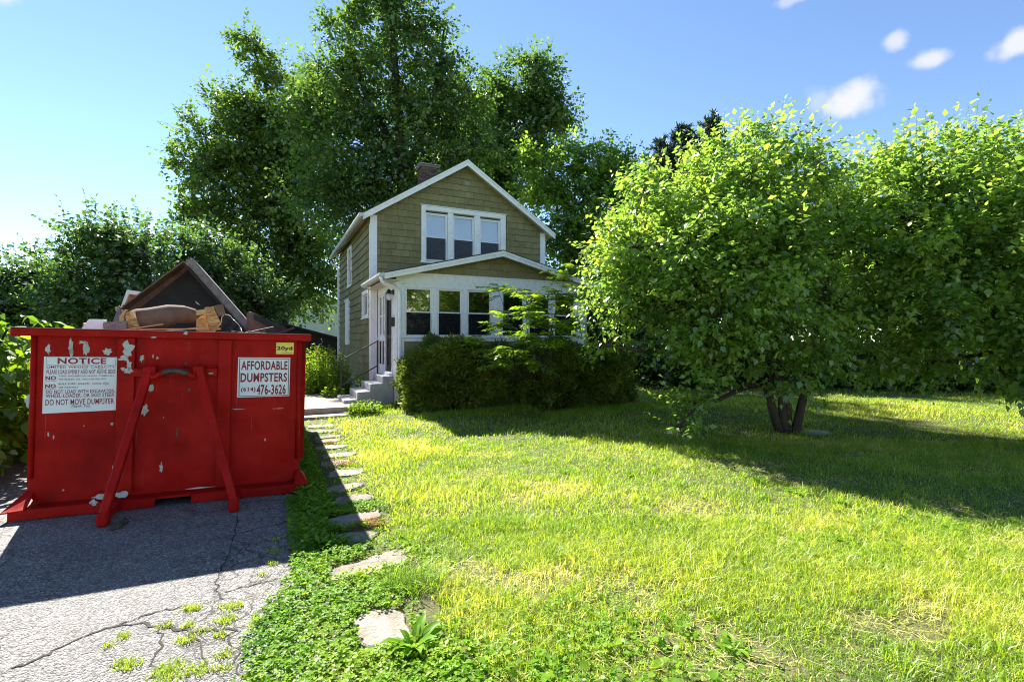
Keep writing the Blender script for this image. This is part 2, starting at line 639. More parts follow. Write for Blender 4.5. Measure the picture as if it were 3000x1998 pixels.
M_asph = asphalt()
def soil():
    m, N, L, out = nodes('thatch_soil_and_far_grass')
    P = N.new('ShaderNodeBsdfPrincipled')
    L.new(P.outputs[0], out.inputs[0])
    oc = objco(N)
    n = noise(N, L, oc, 5, 5, .6)
    r1 = ramp(N, [(.3, (.055, .068, .016)), (.7, (.115, .108, .038))])  # near soil colour darkened to paint in shade between the blades
    L.new(n.outputs[0], r1.inputs[0])
    n2 = noise(N, L, oc, 1.4, 8, .7)
    r2 = ramp(N, [(.3, (.085, .150, .022)), (.7, (.165, .205, .035))])       # mown grass too far off to show blades
    L.new(n2.outputs[0], r2.inputs[0])
    sx = N.new('ShaderNodeSeparateXYZ')
    L.new(oc, sx.inputs[0])
    ya = N.new('ShaderNodeMapRange'); ya.inputs[1].default_value = 1.6; ya.inputs[2].default_value = 1.2
    L.new(sx.outputs[1], ya.inputs[0])
    yb = N.new('ShaderNodeMapRange'); yb.inputs[1].default_value = 17; yb.inputs[2].default_value = 19
    L.new(sx.outputs[1], yb.inputs[0])
    mxx = N.new('ShaderNodeMath'); mxx.operation = 'MAXIMUM'
    L.new(ya.outputs[0], mxx.inputs[0]); L.new(yb.outputs[0], mxx.inputs[1])
    ab = N.new('ShaderNodeMath'); ab.operation = 'ABSOLUTE'
    L.new(sx.outputs[0], ab.inputs[0])
    ma = N.new('ShaderNodeMath'); ma.operation = 'MULTIPLY_ADD'; ma.inputs[1].default_value = -1.06
    L.new(sx.outputs[1], ma.inputs[0]); L.new(ab.outputs[0], ma.inputs[2])
    xb = N.new('ShaderNodeMapRange'); xb.inputs[1].default_value = 1.1; xb.inputs[2].default_value = 1.5
    L.new(ma.outputs[0], xb.inputs[0])
    mx0 = mxx
    mxx = N.new('ShaderNodeMath'); mxx.operation = 'MAXIMUM'
    L.new(mx0.outputs[0], mxx.inputs[0]); L.new(xb.outputs[0], mxx.inputs[1])
    mx = N.new('ShaderNodeMixRGB')
    L.new(mxx.outputs[0], mx.inputs[0]); L.new(r1.outputs[0], mx.inputs[1]); L.new(r2.outputs[0], mx.inputs[2])
    L.new(mx.outputs[0], P.inputs['Base Color'])
    P.inputs['Roughness'].default_value = .95
    b = N.new('ShaderNodeBump'); b.inputs['Strength'].default_value = .8; b.inputs['Distance'].default_value = .02
    nb = noise(N, L, oc, 50, 4)
    L.new(nb.outputs[0], b.inputs['Height']); L.new(b.outputs[0], P.inputs['Normal'])
    return m


M_soil = soil()
M_stone = pmat('pale_flagstone', (.34, .285, .235), (.13, .115, .09), 7, .85, .7, 40, .2, vary=.2, detail=8)

LF_maple = leafmat('maple_leaf', [(0, (.036, .074, .016)), (.6, (.066, .120, .024)), (1, (.120, .185, .034))], (2.1, 2.2, 1.2), .46, .06)
LF_maple2 = leafmat('maple_leaf_warm', [(0, (.036, .074, .014)), (.6, (.078, .130, .020)), (1, (.145, .200, .028))], (2.1, 2.2, 1.1), .46, .06)
LF_shrub = leafmat('lilac_leaf', [(0, (.032, .070, .018)), (.7, (.068, .120, .028)), (1, (.11, .170, .045))], (2.0, 2.2, 1.2), .44, .08)
LF_mul = leafmat('mulberry_leaf', [(0, (.085, .160, .034)), (.6, (.170, .255, .046)), (1, (.260, .335, .056))], (2.2, 2.3, 1.2), .52, .06, .35)
LF_mid = leafmat('locust_leaf', [(0, (.058, .125, .020)), (.6, (.115, .200, .026)), (1, (.18, .275, .032))], (2.6, 2.5, 1.2), .50, .06)
LF_vine = leafmat('vine_leaf', [(0, (0.050, 0.116, 0.013)), (.6, (0.105, 0.182, 0.015)), (1, (0.187, 0.253, 0.022))], (2.6, 2.4, 1.0), .48, .05)
LF_yew = leafmat('yew_needle', [(0, (.060, .092, .010)), (.6, (.115, .155, .014)), (1, (.190, .23, .020))], (1.8, 1.8, 1.0), .32, .03, .5)
LF_conifer = leafmat('conifer_needle', [(0, (.010, .024, .014)), (1, (.028, .055, .030))], (1.5, 1.5, 1.2), .2, .06, .5)
LF_ail = leafmat('sumac_leaf', [(0, (0.072, 0.160, 0.013)), (.6, (0.138, 0.237, 0.014)), (1, (0.242, 0.330, 0.018))], (2.6, 2.4, 1.1), .48, .06)
LF_weed = leafmat('weed_leaf', [(0, (0.063, 0.138, 0.016)), (.6, (0.121, 0.213, 0.018)), (1, (0.196, 0.287, 0.034))], (2.6, 2.4, 1.0), .48, .012)
LF_clover = leafmat('clover_leaf', [(0, (.085, .200, .020)), (.6, (.150, .275, .026)), (1, (.250, .350, .036))], (2.0, 2.0, 1.0), .45, .008)
LF_grass = leafmat('grass_blade', [(0, (.095, .200, .020)), (.45, (.215, .310, .026)), (.72, (.325, .375, .038)), (.86, (.45, .44, .11)), (1, (.62, .56, .32))], (2.1, 2.1, .9), .44, .03, .45)

# ------------------------------------------------------------------ ground
def grid(name, xs, ys, zf, mat):
    X, Y = np.meshgrid(xs, ys)
    V = np.stack([X, Y, zf(X, Y)], -1).reshape(-1, 3)
    nx, ny = len(xs), len(ys)
    i = np.arange(nx * ny).reshape(ny, nx)
    Fq = np.stack([i[:-1, :-1], i[:-1, 1:], i[1:, 1:], i[1:, :-1]], -1).reshape(-1, 4)
    return np_mesh(name, V, Fq, mat, smooth=True)


xs = np.concatenate([[-900, -300, -100, -50, -30], np.arange(-22, 22.01, .25), [30, 50, 100, 300, 900]])
ys = np.concatenate([[-900, -300, -100, -40, -15, -6], np.arange(-2, 26.01, .25), [32, 45, 80, 200, 500, 1200]])
g = grid('ground', xs, ys, lambda x, y: gz(x, y), M_soil)
tag(g, 'lawn soil and thatch under the grass', None, None, 'structure')


def lotp(s, t):
    return s * CA - t * SA, s * SA + t * CA


# driveway: right edge wavers, conforms to the ground
def drive():
    ts = np.arange(-9.0, 34, .3)
    V, Fq = [], []
    n = 14
    for t in ts:
        e = .22 + .035 * math.sin(t * 2.1) + .02 * math.sin(t * 5.3 + 1)
        for k in range(n):
            s = -3.25 + (e + 3.25) * k / (n - 1)
            x, y = lotp(s, t)
            V.append((x, y, float(gz(x, y)) + .018 - (.016 if k == n - 1 else 0)))
    for i in range(len(ts) - 1):
        for k in range(n - 1):
            a = i * n + k
            Fq.append((a, a + 1, a + n + 1, a + n))
    return tag(np_mesh('driveway', V, Fq, M_asph, smooth=True), 'cracked grey asphalt driveway', None, None, 'structure')


drive_obj = drive()


def crack(pts, w):
    rc = random.Random(len(pts) * 31 + int(pts[0][0]))
    P_ = []
    for (x0, y0), (x1, y1) in zip(pts[:-1], pts[1:]):
        for k in range(5):
            f = k / 5
            px_, py_ = x0 + (x1 - x0) * f, y0 + (y1 - y0) * f
            dd = (EYE - .04) * F_PX / (py_ - CY_PX)
            P_.append(((px_ - CX_PX) / F_PX * dd + rc.uniform(-.012, .012), dd + rc.uniform(-.02, .02)))
    V, Fq = [], []
    for i, (x, y) in enumerate(P_):
        a, b = P_[max(i - 1, 0)], P_[min(i + 1, len(P_) - 1)]
        d_ = Vector((b[0] - a[0], b[1] - a[1])).normalized()
        ww = w * rc.uniform(.3, 1.2) * (.2 if i in (0, len(P_) - 1) else 1)
        for sg in (-1, 1):
            xx, yy = x - d_.y * ww * sg, y + d_.x * ww * sg
            V.append((xx, yy, float(gz(xx, yy)) + .0215))
        if i:
            Fq.append((2 * i - 2, 2 * i - 1, 2 * i + 1, 2 * i))
    return np_mesh('crack', V, Fq, M_crack, drive_obj)


M_crack = pmat('crack_dirt', (.045, .038, .028), (.02, .018, .015), 40, .95)
for pts, w_ in (([(25, 1965), (110, 1930), (190, 1890), (270, 1855), (330, 1835), (400, 1822), (470, 1835), (560, 1845), (640, 1840), (720, 1835)], .010), ([(700, 1500), (688, 1560), (668, 1620), (640, 1680), (636, 1720), (665, 1760)], .006),
                ([(885, 1668), (800, 1690), (760, 1702), (700, 1716), (640, 1735)], .006), ([(330, 1835), (420, 1800), (500, 1780), (560, 1770)], .006), ([(470, 1835), (480, 1880), (440, 1930), (450, 1990)], .006), ([(640, 1840), (700, 1890), (690, 1940), (720, 1990)], .005), ([(880, 1700), (850, 1760), (790, 1800), (720, 1835)], .005), ([(560, 1845), (590, 1900), (620, 1985)], .005)):
    crack(pts, w_)
# ------------------------------------------------------------------ house
HP = np.array([-2.81, 12.0])
house = empty('house', (HP[0], HP[1], 0), YAW)
tag(house, 'small two-storey house with olive shingles, white trim and an enclosed front porch', 'house')
RS, RZ, RK = 2.65, 7.20, .639          # ridge s, ridge height, pitch
PS, PZ, PK = 2.71, 4.03, .248          # porch ridge


def roof_z(s):
    return RZ - RK * abs(s - RS)


def porch_z(s):
    return PZ - PK * abs(s - PS)


def build_roof(name, ridge_s, ridge_z, k, s0, s1, t0, t1, rake_h):
    parts = []
    mb, so = MB(), MB()
    for a in (s0, s1):
        za = ridge_z - k * abs(a - ridge_s)
        # covering
        p = [(ridge_s, t0, ridge_z), (a, t0, za), (a, t1, za), (ridge_s, t1, ridge_z)]
        mb.prism(p, (0, 0, -.028))
        q = [(ridge_s, t0 + .03, ridge_z - .03), (a + (.01 if a < ridge_s else -.01), t0 + .03, za - .03), (a + (.01 if a < ridge_s else -.01), t1 - .02, za - .03), (ridge_s, t1 - .02, ridge_z - .03)]
        so.prism(q, (0, 0, -.085))
    r = mb.build('roof', M_roof, house)
    so.build('soffit', M_soffit, r)
    rk = MB()
    for a in (s0, s1):
        za = ridge_z - k * abs(a - ridge_s)
        h = rake_h
        rk.prism([(ridge_s, t0 + .004, ridge_z - .030), (a, t0 + .004, za - .030), (a, t0 + .004, za - .03 - h), (ridge_s, t0 + .004, ridge_z - .03 - h * 1.05)], (0, .026, 0))
    rb = rk.build('rake_board', M_white2, r)
    # narrow shingle mould above it
    ml = MB()
    for a in (s0, s1):
        za = ridge_z - k * abs(a - ridge_s)
        ml.prism([(ridge_s, t0 - .016, ridge_z - .030), (a, t0 - .016, za - .030), (a, t0 - .016, za - .085), (ridge_s, t0 - .016, ridge_z - .085)], (0, .019, 0))
    ml.build('rake_moulding', M_white2, r)
    return r


roof = build_roof('roof', RS, RZ, RK, -.435, 5.735, 2.10, 9.92, .17)
proof = build_roof('roof', PS, PZ, PK, -.35, 5.77, -.35, 2.385, .135)

# walls with real openings -------------------------------------------------
UW = (1.40, 3.87, 4.06, 5.53)           # upstairs window opening s0 s1 z0 z1
wt = lambda s: roof_z(s) - .125
w = MB()
for poly in ([(-.18, .3), (UW[0], .3), (UW[0], wt(UW[0])), (-.18, wt(-.18))],
             [(UW[0], .3), (UW[1], .3), (UW[1], UW[2]), (UW[0], UW[2])],
             [(UW[0], UW[3]), (UW[1], UW[3]), (UW[1], wt(UW[1])), (RS, wt(RS)), (UW[0], wt(UW[0]))],
             [(UW[1], .3), (5.48, .3), (5.48, wt(5.48)), (UW[1], wt(UW[1]))]):
    w.prism([(s, 2.40, z) for s, z in poly], (0, .12, 0))
w.build('wall', M_olive_flat, house)


def wall_grid(mb, fixed0, fixed1, a0, a1, z0, z1, openings, axis):
    A = sorted({a0, a1, *[o[0] for o in openings], *[o[1] for o in openings]})
    Z = sorted({z0, z1, *[o[2] for o in openings], *[o[3] for o in openings]})
    for i in range(len(A) - 1):
        for j in range(len(Z) - 1):
            ca, cz = (A[i] + A[i + 1]) / 2, (Z[j] + Z[j + 1]) / 2
            if any(o[0] < ca < o[1] and o[2] < cz < o[3] for o in openings):
                continue
            if axis == 't':
                mb.box(fixed0, fixed1, A[i], A[i + 1], Z[j], Z[j + 1])
            else:
                mb.box(A[i], A[i + 1], fixed0, fixed1, Z[j], Z[j + 1])


w = MB()
SIDE_OPEN = [(6.15, 6.95, 3.68, 4.92), (2.72, 3.62, 2.42, 3.05)]
wall_grid(w, -.18, -.06, 2.52, 9.65, .3, 5.16, SIDE_OPEN, 't')
w.build('wall', M_olive_flat, house)
w = MB()
w.box(5.36, 5.48, 2.52, 9.65, .3, 5.16)
w.prism([(-.06, 9.53, .3), (5.36, 9.53, .3), (5.36, 9.53, wt(5.36)), (RS, 9.53, wt(RS)), (-.06, 9.53, wt(-.06))], (0, .12, 0))
w.build('wall', M_olive_flat, house)
f_ = MB()
f_.box(-.16, 5.46, 2.42, 9.6, -.2, .3)
f_.box(.03, 5.39, .03, 2.40, -.2, .33)
f_.build('foundation', M_found, house)
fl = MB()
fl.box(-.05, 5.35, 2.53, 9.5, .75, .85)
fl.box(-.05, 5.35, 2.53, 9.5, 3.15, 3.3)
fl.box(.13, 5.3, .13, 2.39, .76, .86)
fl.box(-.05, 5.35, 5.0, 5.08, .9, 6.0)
fl.build('floor', M_dark, house)  # dark floors and partition added to block light inside the house

# upstairs triple window ---------------------------------------------------
t0 = 2.40
def frame_rect(mb, s0, s1, z0, z1, t_a, t_b, ws, wz0, wz1):
    mb.box(s0, s0 + ws, t_a, t_b, z0, z1)
    mb.box(s1 - ws, s1, t_a, t_b, z0, z1)
    mb.box(s0 + ws, s1 - ws, t_a, t_b, z1 - wz1, z1)
    mb.box(s0 + ws, s1 - ws, t_a, t_b, z0, z0 + wz0)


def sash_window(glass, z0, zm, z1, tf, blind=False, screen=None, name='window', upper_dark=False):
    """double hung unit between s=glass[0..1]; tf is the wall face"""
    a, b = glass
    fr = MB()
    frame_rect(fr, a - .055, b + .055, z0 - .06, z1 + .06, tf + .012, tf + .05, .03, .03, .03)     # stop
    wn_ = fr.build(name, M_white, house)
    s = MB()
    frame_rect(s, a - .025, b + .025, zm - .012, z1 + .03, tf + .030, tf + .062, .025, .03, .03)
    s.build('sash', M_white, wn_)
    s = MB()
    frame_rect(s, a - .025, b + .025, z0 - .03, zm + .018, tf + .064, tf + .096, .025, .03, .03)
    s.build('sash', M_white, wn_)
    MB().box(a - .001, b + .001, tf + .044, tf + .048, zm + .017, z1 + .001).build('pane', M_glass, wn_)
    MB().box(a - .001, b + .001, tf + .078, tf + .082, z0 - .001, zm - .011).build('pane', M_glass, wn_)
    if blind:
        MB().box(a - .02, b + .02, tf + .10, tf + .104, zm - .02, z1 + .05).build('blind', M_blind, wn_)
    if screen:
        MB().box(a - .001, b + .001, tf + .034, tf + .036, z0 - .002, zm - .013).build('insect_screen', screen, wn_)
    return wn_


tr = MB()
tr.box(1.278, UW[0] + .012, t0 - .045, t0 + .03, 4.03, 5.56)
tr.box(UW[1] - .012, 4.037, t0 - .045, t0 + .03, 4.03, 5.56)
tr.box(1.278, 4.037, t0 - .048, t0 + .03, 5.56, 5.69)
tr.box(1.245, 4.07, t0 - .075, t0 + .03, 5.69, 5.715)
tr.box(1.24, 4.075, t0 - .085, t0 + .04, 3.98, 4.03)
for a, b in ((2.10, 2.28), (2.97, 3.16)):
    tr.box(a, b, t0 - .035, t0 + .06, 4.03, 5.56)
tr.build('window_trim', M_white2, house, bevel=.004)
for gl in ((1.463, 2.039), (2.34, 2.911), (3.222, 3.804)):
    sash_window(gl, 4.12, 4.78, 5.44, t0, blind=True, screen=M_screen2)

# side windows (built along t, so swap axes)
def side_window(ta, tb, z0, z1, blind):
    s0 = -.18
    m = MB()
    for (a, b, c, d) in ((ta - .11, ta, z0 - .1, z1 + .11), (tb, tb + .11, z0 - .1, z1 + .11), (ta, tb, z1, z1 + .11), (ta, tb, z0 - .1, z0)):
        m.box(s0 - .045, s0 + .03, a, b, c, d)
    m.box(s0 - .07, s0 - .045, ta - .13, tb + .13, z0 - .1, z0 - .06)
    wn_ = m.build('window', M_white2, house)
    m = MB()
    zm = (z0 + z1) / 2
    for (a, b, c, d) in ((ta, ta + .05, z0, z1), (tb - .05, tb, z0, z1), (ta + .05, tb - .05, z1 - .05, z1), (ta + .05, tb - .05, z0, z0 + .05)):
        m.box(s0 + .02, s0 + .05, a, b, c, d)
    if z1 - z0 > .8:
        m.box(s0 + .021, s0 + .051, ta + .05, tb - .05, zm - .02, zm + .02)
    m.build('sash', M_white, wn_)
    MB().box(s0 + .033, s0 + .037, ta + .04, tb - .04, z0 + .04, z1 - .04).build('pane', M_glass, wn_)
    if blind:
        MB().box(s0 + .10, s0 + .105, ta + .01, tb - .01, z0 + .02, z1 - .02).build('blind', M_blind, wn_)
    return wn_


side_window(*SIDE_OPEN[0], False)
side_window(*SIDE_OPEN[1], True)
m = MB()
m.box(-.235, -.183, 6.62, 7.55, 1.52, 3.12)
m.box(-.25, -.236, 6.56, 7.6, 3.12, 3.2)
bd = m.build('boarded_window', M_white, house)
bd['label'] = 'tall side window covered with a white board'

# corner boards
cb = MB()
cb.box(-.205, -.01, 2.372, 2.40, 3.30, wt(-.18) - .02)
cb.box(-.205, -.182, 2.401, 2.55, .5, 5.0)
cb.build('corner_board', M_white, house)
cb = MB()
cb.box(5.31, 5.505, 2.372, 2.40, 3.0, wt(5.48) - .02)
cb.build('corner_board', M_white, house)
cb = MB()
cb.box(-.200, -.182, 9.55, 9.66, .5, 5.0)
cb.build('corner_board', M_white2, house)
cb = MB()
cb.box(-.205, -.02, 2.30, 2.371, .55, 3.16)
cb.build('corner_post', M_white, house, bevel=.006)
MB().box(2.66, 2.815, t0 - .03, t0 - .002, 6.475, 6.59).build('gable_vent', M_found, house)

# shingles -----------------------------------------------------------------
def shingle_rows(za, zb, step, lim, block, wmin, wmax, rs):
    """yield clipped shingle outlines: (z0, z1, lo0, hi0, lo1, hi1)"""
    z = za
    row = 0
    while z < zb:
        z1 = z + step
        lo0, hi0 = lim(z)
        lo1, hi1 = lim(z1)
        if hi0 - lo0 > .05:
            a = lo0 - rs.uniform(0, wmax * .7)
            while a < hi0:
                b = a + rs.uniform(wmin, wmax)
                p0, p1 = max(a, lo0), min(b, hi0)
                q0, q1 = max(a, lo1), min(b, hi1)
                if p1 - p0 > .02:
                    if q1 < q0:
                        q0 = q1 = min(max((lo1 + hi1) / 2, p0), p1)
                    segs = [(p0, p1, q0, q1)]
                    for (b0, b1, c0, c1) in block:
                        if c0 < (z + z1) / 2 < c1:
                            ns = []
                            for (p0_, p1_, q0_, q1_) in segs:
                                if p1_ <= b0 or p0_ >= b1:
                                    ns.append((p0_, p1_, q0_, q1_))
                                else:
                                    if p0_ < b0 - .03: ns.append((p0_, b0, min(q0_, b0), b0))
                                    if p1_ > b1 + .03: ns.append((b1, p1_, b1, max(q1_, b1)))
                            segs = ns
                    for sg in segs:
                        yield (z, z1, *sg)
                a = b
        z = z1
        row += 1


rs = random.Random(3)
front = []
for z0, z1, p0, p1, q0, q1 in shingle_rows(3.15, 7.05, .195, lambda z: (max(-.008, RS - (wt(RS) - z) / RK), min(5.308, RS + (wt(RS) - z) / RK)) if z < wt(RS) else (RS, RS), [(1.245, 4.07, 3.98, 5.716), (2.66, 2.815, 6.48, 6.585)], .20, .62, rs):
    front.append([(p0 + .0025, z0), (p1 - .0025, z0), (q1 - .0025, z1 + .006), (q0 + .0025, z1 + .006)])
SH_MESH = None
for q in front:
    lo, hi = rs.uniform(.030, .040), .004
    m = MB()
    (a, z0), (b, _), (c, z1), (d, _) = q
    dz = rs.uniform(-.005, .004)
    m.hexa([(a, t0 - lo, z0 + dz), (b, t0 - lo, z0 + dz), (b, t0 - .0005, z0 + dz), (a, t0 - .0005, z0 + dz), (d, t0 - hi, z1), (c, t0 - hi, z1), (c, t0 - .0005, z1), (d, t0 - .0005, z1)])
    m.build('shingle', M_olive, house)
nfront = len(front)
# porch gable
pg = lambda z: (max(.02, PS - (porch_z(PS) - .12 - z) / PK), min(5.40, PS + (porch_z(PS) - .12 - z) / PK)) if z < porch_z(PS) - .12 else (PS, PS)
pshing = list(shingle_rows(3.34, 3.9, .19, pg, [], .35, .75, rs))
for z0, z1, p0, p1, q0, q1 in pshing:
    lo, hi = rs.uniform(.028, .036), .004
    m = MB()
    m.hexa([(p0 + .002, -lo, z0), (p1 - .002, -lo, z0), (p1 - .002, -.0005, z0), (p0 + .002, -.0005, z0), (q0 + .002, -hi, z1), (q1 - .002, -hi, z1), (q1 - .002, -.0005, z1), (q0 + .002, -.0005, z1)])
    m.build('shingle', M_olive, house)
# side wall: near ones as pieces, the rest joined
side = []
for z0, z1, p0, p1, q0, q1 in shingle_rows(.52, 5.1, .235, lambda z: (2.552, 9.548), [(6.03, 7.07, 3.57, 5.04), (2.60, 3.74, 2.31, 3.17), (6.56, 7.6, 1.5, 3.2)], .26, .5, rs):
    side.append((z0, z1, p0, p1, q0, q1))
side.sort(key=lambda q: q[2])
rest = MB()
n_single = max(0, 296 - nfront - len(pshing))
for i, (z0, z1, p0, p1, q0, q1) in enumerate(side):
    lo, hi = rs.uniform(.032, .046), .004
    dz = rs.uniform(-.007, .006)
    P8 = [(-.18 - lo, p0 + .003, z0 + dz), (-.18 - lo, p1 - .003, z0 + dz), (-.1805, p1 - .003, z0 + dz), (-.1805, p0 + .003, z0 + dz), (-.18 - hi, q0 + .003, z1 + .008), (-.18 - hi, q1 - .003, z1 + .008), (-.1805, q1 - .003, z1 + .008), (-.1805, q0 + .003, z1 + .008)]
    if i < n_single:
        MB().hexa(P8).build('shingle', M_olive, house)
    else:
        rest.hexa(P8)
rest.build('shingles', M_olive, house)['kind'] = 'stuff'

# porch --------------------------------------------------------------------
GL = [(.269, .862), (1.092, 1.654), (1.892, 2.471), (2.877, 3.452), (3.694, 4.274), (4.50, 5.098)]
Z0, ZM, Z1 = 1.82, 2.375, 2.935
lw_ = MB()
lw_.box(.002, 5.418, 0, .10, .33, 1.648)
pwall = lw_.build('wall', M_olive_flat, house)
gab = MB()
gab.prism([(.02, .004, 3.33), (5.40, .004, 3.33), (5.40, .004, porch_z(5.40) - .12), (PS, .004, PZ - .12), (.02, .004, porch_z(.02) - .12)], (0, .1, 0)) if porch_z(.02) - .12 > 3.34 else gab.prism([(PS - (PZ - .12 - 3.33) / PK, .004, 3.33), (PS + (PZ - .12 - 3.33) / PK, .004, 3.33), (PS, .004, PZ - .12)], (0, .1, 0))
gab.build('gable_wall', M_olive_flat, house)
hd = MB()
HT = 3.335
hz0 = 2.985
sL, sR = PS - (PZ - .12 - HT) / PK, PS + (PZ - .12 - HT) / PK
hd.prism([(0, -.012, hz0), (5.42, -.012, hz0), (5.42, -.012, porch_z(5.42) - .12), (sR, -.012, HT), (sL, -.012, HT), (0, -.012, porch_z(0) - .12)], (0, .11, 0))
hd.box(sL + .02, sR - .02, -.035, -.013, HT - .03, HT + .004)
hd.build('header', M_white2, house)
sl = MB()
sl.box(.19, 5.23, -.012, .10, 1.65, 1.765)
sl.box(.17, 5.25, -.05, -.013, 1.735, 1.775)
sl.build('window_sill', M_white2, house, bevel=.004)
edges = [(.0, GL[0][0] - .055)] + [(GL[i][1] + .055, GL[i + 1][0] - .055) for i in range(5)] + [(GL[5][1] + .055, 5.42)]
for i, (a, b) in enumerate(edges):
    mu = MB()
    if i in (0, 6):
        mu.box(a if i == 0 else 5.22, .19 if i == 0 else b, -.03, .10, .05, hz0 + .10)
        mu.box(.19 if i == 0 else a, b if i == 0 else 5.22, .0, .09, 1.766, hz0 - .001)
        if i == 0:
            mu.box(-.025, .215, -.055, -.031, hz0 + .06, hz0 + .085)
            mu.box(-.035, .225, -.065, -.031, hz0 + .086, hz0 + .115)
        mu.build('pilaster', M_white2, house, bevel=.003)
    else:
        mu.box(a, b, 0, .09, 1.766, hz0 - .001)
        mu.box(a + .02, b - .02, -.012, -.001, 1.776, hz0 - .002)
        mu.build('mullion', M_white2, house, bevel=.003)
for gl in GL:
    sash_window(gl, Z0, ZM, Z1, 0.0, screen=M_screen)
# back wall and right wall of the porch room
rw = MB()
rw.box(5.30, 5.41, .11, 2.39, .33, 3.1)
rw.build('wall', M_olive_flat, house)

# porch left side: post, doorway, narrow windows
ps = MB()
ps.box(.0, .11, .101, .42, .05, 3.10)
ps.box(.0, .11, 1.26, 1.40, .86, 2.93)
ps.box(.0, .11, 2.30, 2.398, .86, 2.93)
ps.box(.02, .10, 1.83, 1.90, .86, 2.93)
ps.box(.0, .11, .42, 2.398, 2.93, 3.12)
ps.box(.015, .10, 1.40, 2.30, .86, 1.02)
ps.box(.015, .10, 1.40, 2.30, 1.66, 1.78)
ps.box(-.02, .012, 1.40, 2.30, 1.70, 1.74)
ps.box(.0, .11, .42, 2.398, .05, .86)
ps.box(-.02, -.001, .36, .42, .86, 2.99)
ps.box(-.02, -.001, 1.25, 1.31, .86, 2.99)
ps.build('porch_side', M_white2, house)
for a, b in ((1.40, 1.83), (1.90, 2.30)):
    m = MB()
    for (c, d, e, f) in ((a, a + .045, 1.78, 2.93), (b - .045, b, 1.78, 2.93), (a + .045, b - .045, 2.88, 2.93), (a + .045, b - .045, 1.78, 1.83), (a + .045, b - .045, 2.33, 2.37)):
        m.box(.035, .07, c, d, e, f)
    wn_ = m.build('window', M_white, house)
    MB().box(.05, .054, a + .04, b - .04, 1.82, 2.89).build('pane', M_glass, wn_)
    MB().box(.05, .056, a + .02, b - .02, 1.02, 1.66).build('lower_panel', M_screen, wn_)
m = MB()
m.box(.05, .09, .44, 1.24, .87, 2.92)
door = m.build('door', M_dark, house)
m = MB()
frame_pts = ((.44, .56), (1.12, 1.24))
for a, b in frame_pts:
    m.box(.02, .049, a, b, .87, 2.92)
m.box(.02, .049, .56, 1.12, .87, 1.05)
m.box(.02, .049, .56, 1.12, 1.72, 1.82)
m.box(.02, .049, .56, 1.12, 2.80, 2.92)
m.build('storm_door_frame', M_black, door)
m = MB()
m.tube([(-.01, 1.17, 1.80), (-.045, 1.17, 1.80), (-.045, 1.17, 1.93), (-.01, 1.17, 1.93)], .009, 6)
m.build('handle', M_gutter, door)
m = MB(); m.box(-.10, .12, .40, 1.28, .80, .865)
m.build('threshold', M_white2, house)
# porch ceiling trim under the left eave
m = MB(); m.box(-.30, -.002, -.30, 2.29, 3.095, 3.115)
m.build('soffit', M_soffit, house)
# lamp and mailbox on the corner post
m = MB()
m.box(-.03, -.001, .20, .30, 2.80, 2.92)
m.bar((-.02, .25, 2.88), (-.12, .25, 2.90), .03, .03)
m.tube([(-.12, .25, 2.93), (-.12, .25, 2.86), (-.12, .25, 2.82)], [.03, .07, .075], 10)
lamp = m.build('porch_lamp', M_black, house)
m = MB()
m.tube([(-.12, .25, 2.818), (-.12, .25, 2.78), (-.12, .25, 2.70), (-.12, .25, 2.66)], [.05, .066, .06, .03], 10)
m.build('globe', pmat('frosted_globe', (.6, .6, .58), (.5, .5, .5), 8, .2), lamp, smooth=True)
MB().box(-.09, -.001, .14, .30, 2.02, 2.24).build('mailbox', M_black, house, bevel=.008)

# gutters ------------------------------------------------------------------
def gutter(s_, ta, tb, z):
    m = MB()
    prof = [(0, 0), (-.085, 0), (-.115, .05), (-.115, .095), (-.105, .095), (-.105, .055), (-.08, .012), (-.012, .012), (-.012, .095), (0, .095)]
    m.prism([(s_ + x, ta, z + y) for x, y in prof], (0, tb - ta, 0))
    m.box(s_ - .104, s_ - .012, ta, ta + .006, z + .012, z + .09)
    return m


z = roof_z(-.435)
gutter(-.437, 2.06, 9.95, z - .125).build('gutter', M_gutter, house)
z = porch_z(-.35)
gutter(-.352, -.37, 2.36, z - .12).build('gutter', M_gutter, house)
m = MB()
m.tube([(-.41, -.30, 3.16), (-.40, -.30, 3.07), (-.33, -.25, 3.01), (-.06, -.12, 2.95), (.06, -.085, 2.88), (.07, -.08, 2.70), (.07, -.08, 1.2), (.07, -.08, .12)], .043, 8)
m.build('downspout', M_white2, house, smooth=True)
m = MB()
m.tube([(-.50, 9.8, 4.98), (-.48, 9.8, 4.88), (-.30, 9.72, 4.74), (-.235, 9.68, 4.66), (-.235, 9.68, .9), (-.235, 9.68, .3)], .04, 8)
m.build('downspout', M_white2, house, smooth=True)
m = MB()
m.tube([(5.56, -.27, 3.15), (5.52, -.2, 3.0), (5.47, -.03, 2.9), (5.47, -.03, .2)], .04, 8)
m.build('downspout', M_white2, house, smooth=True)

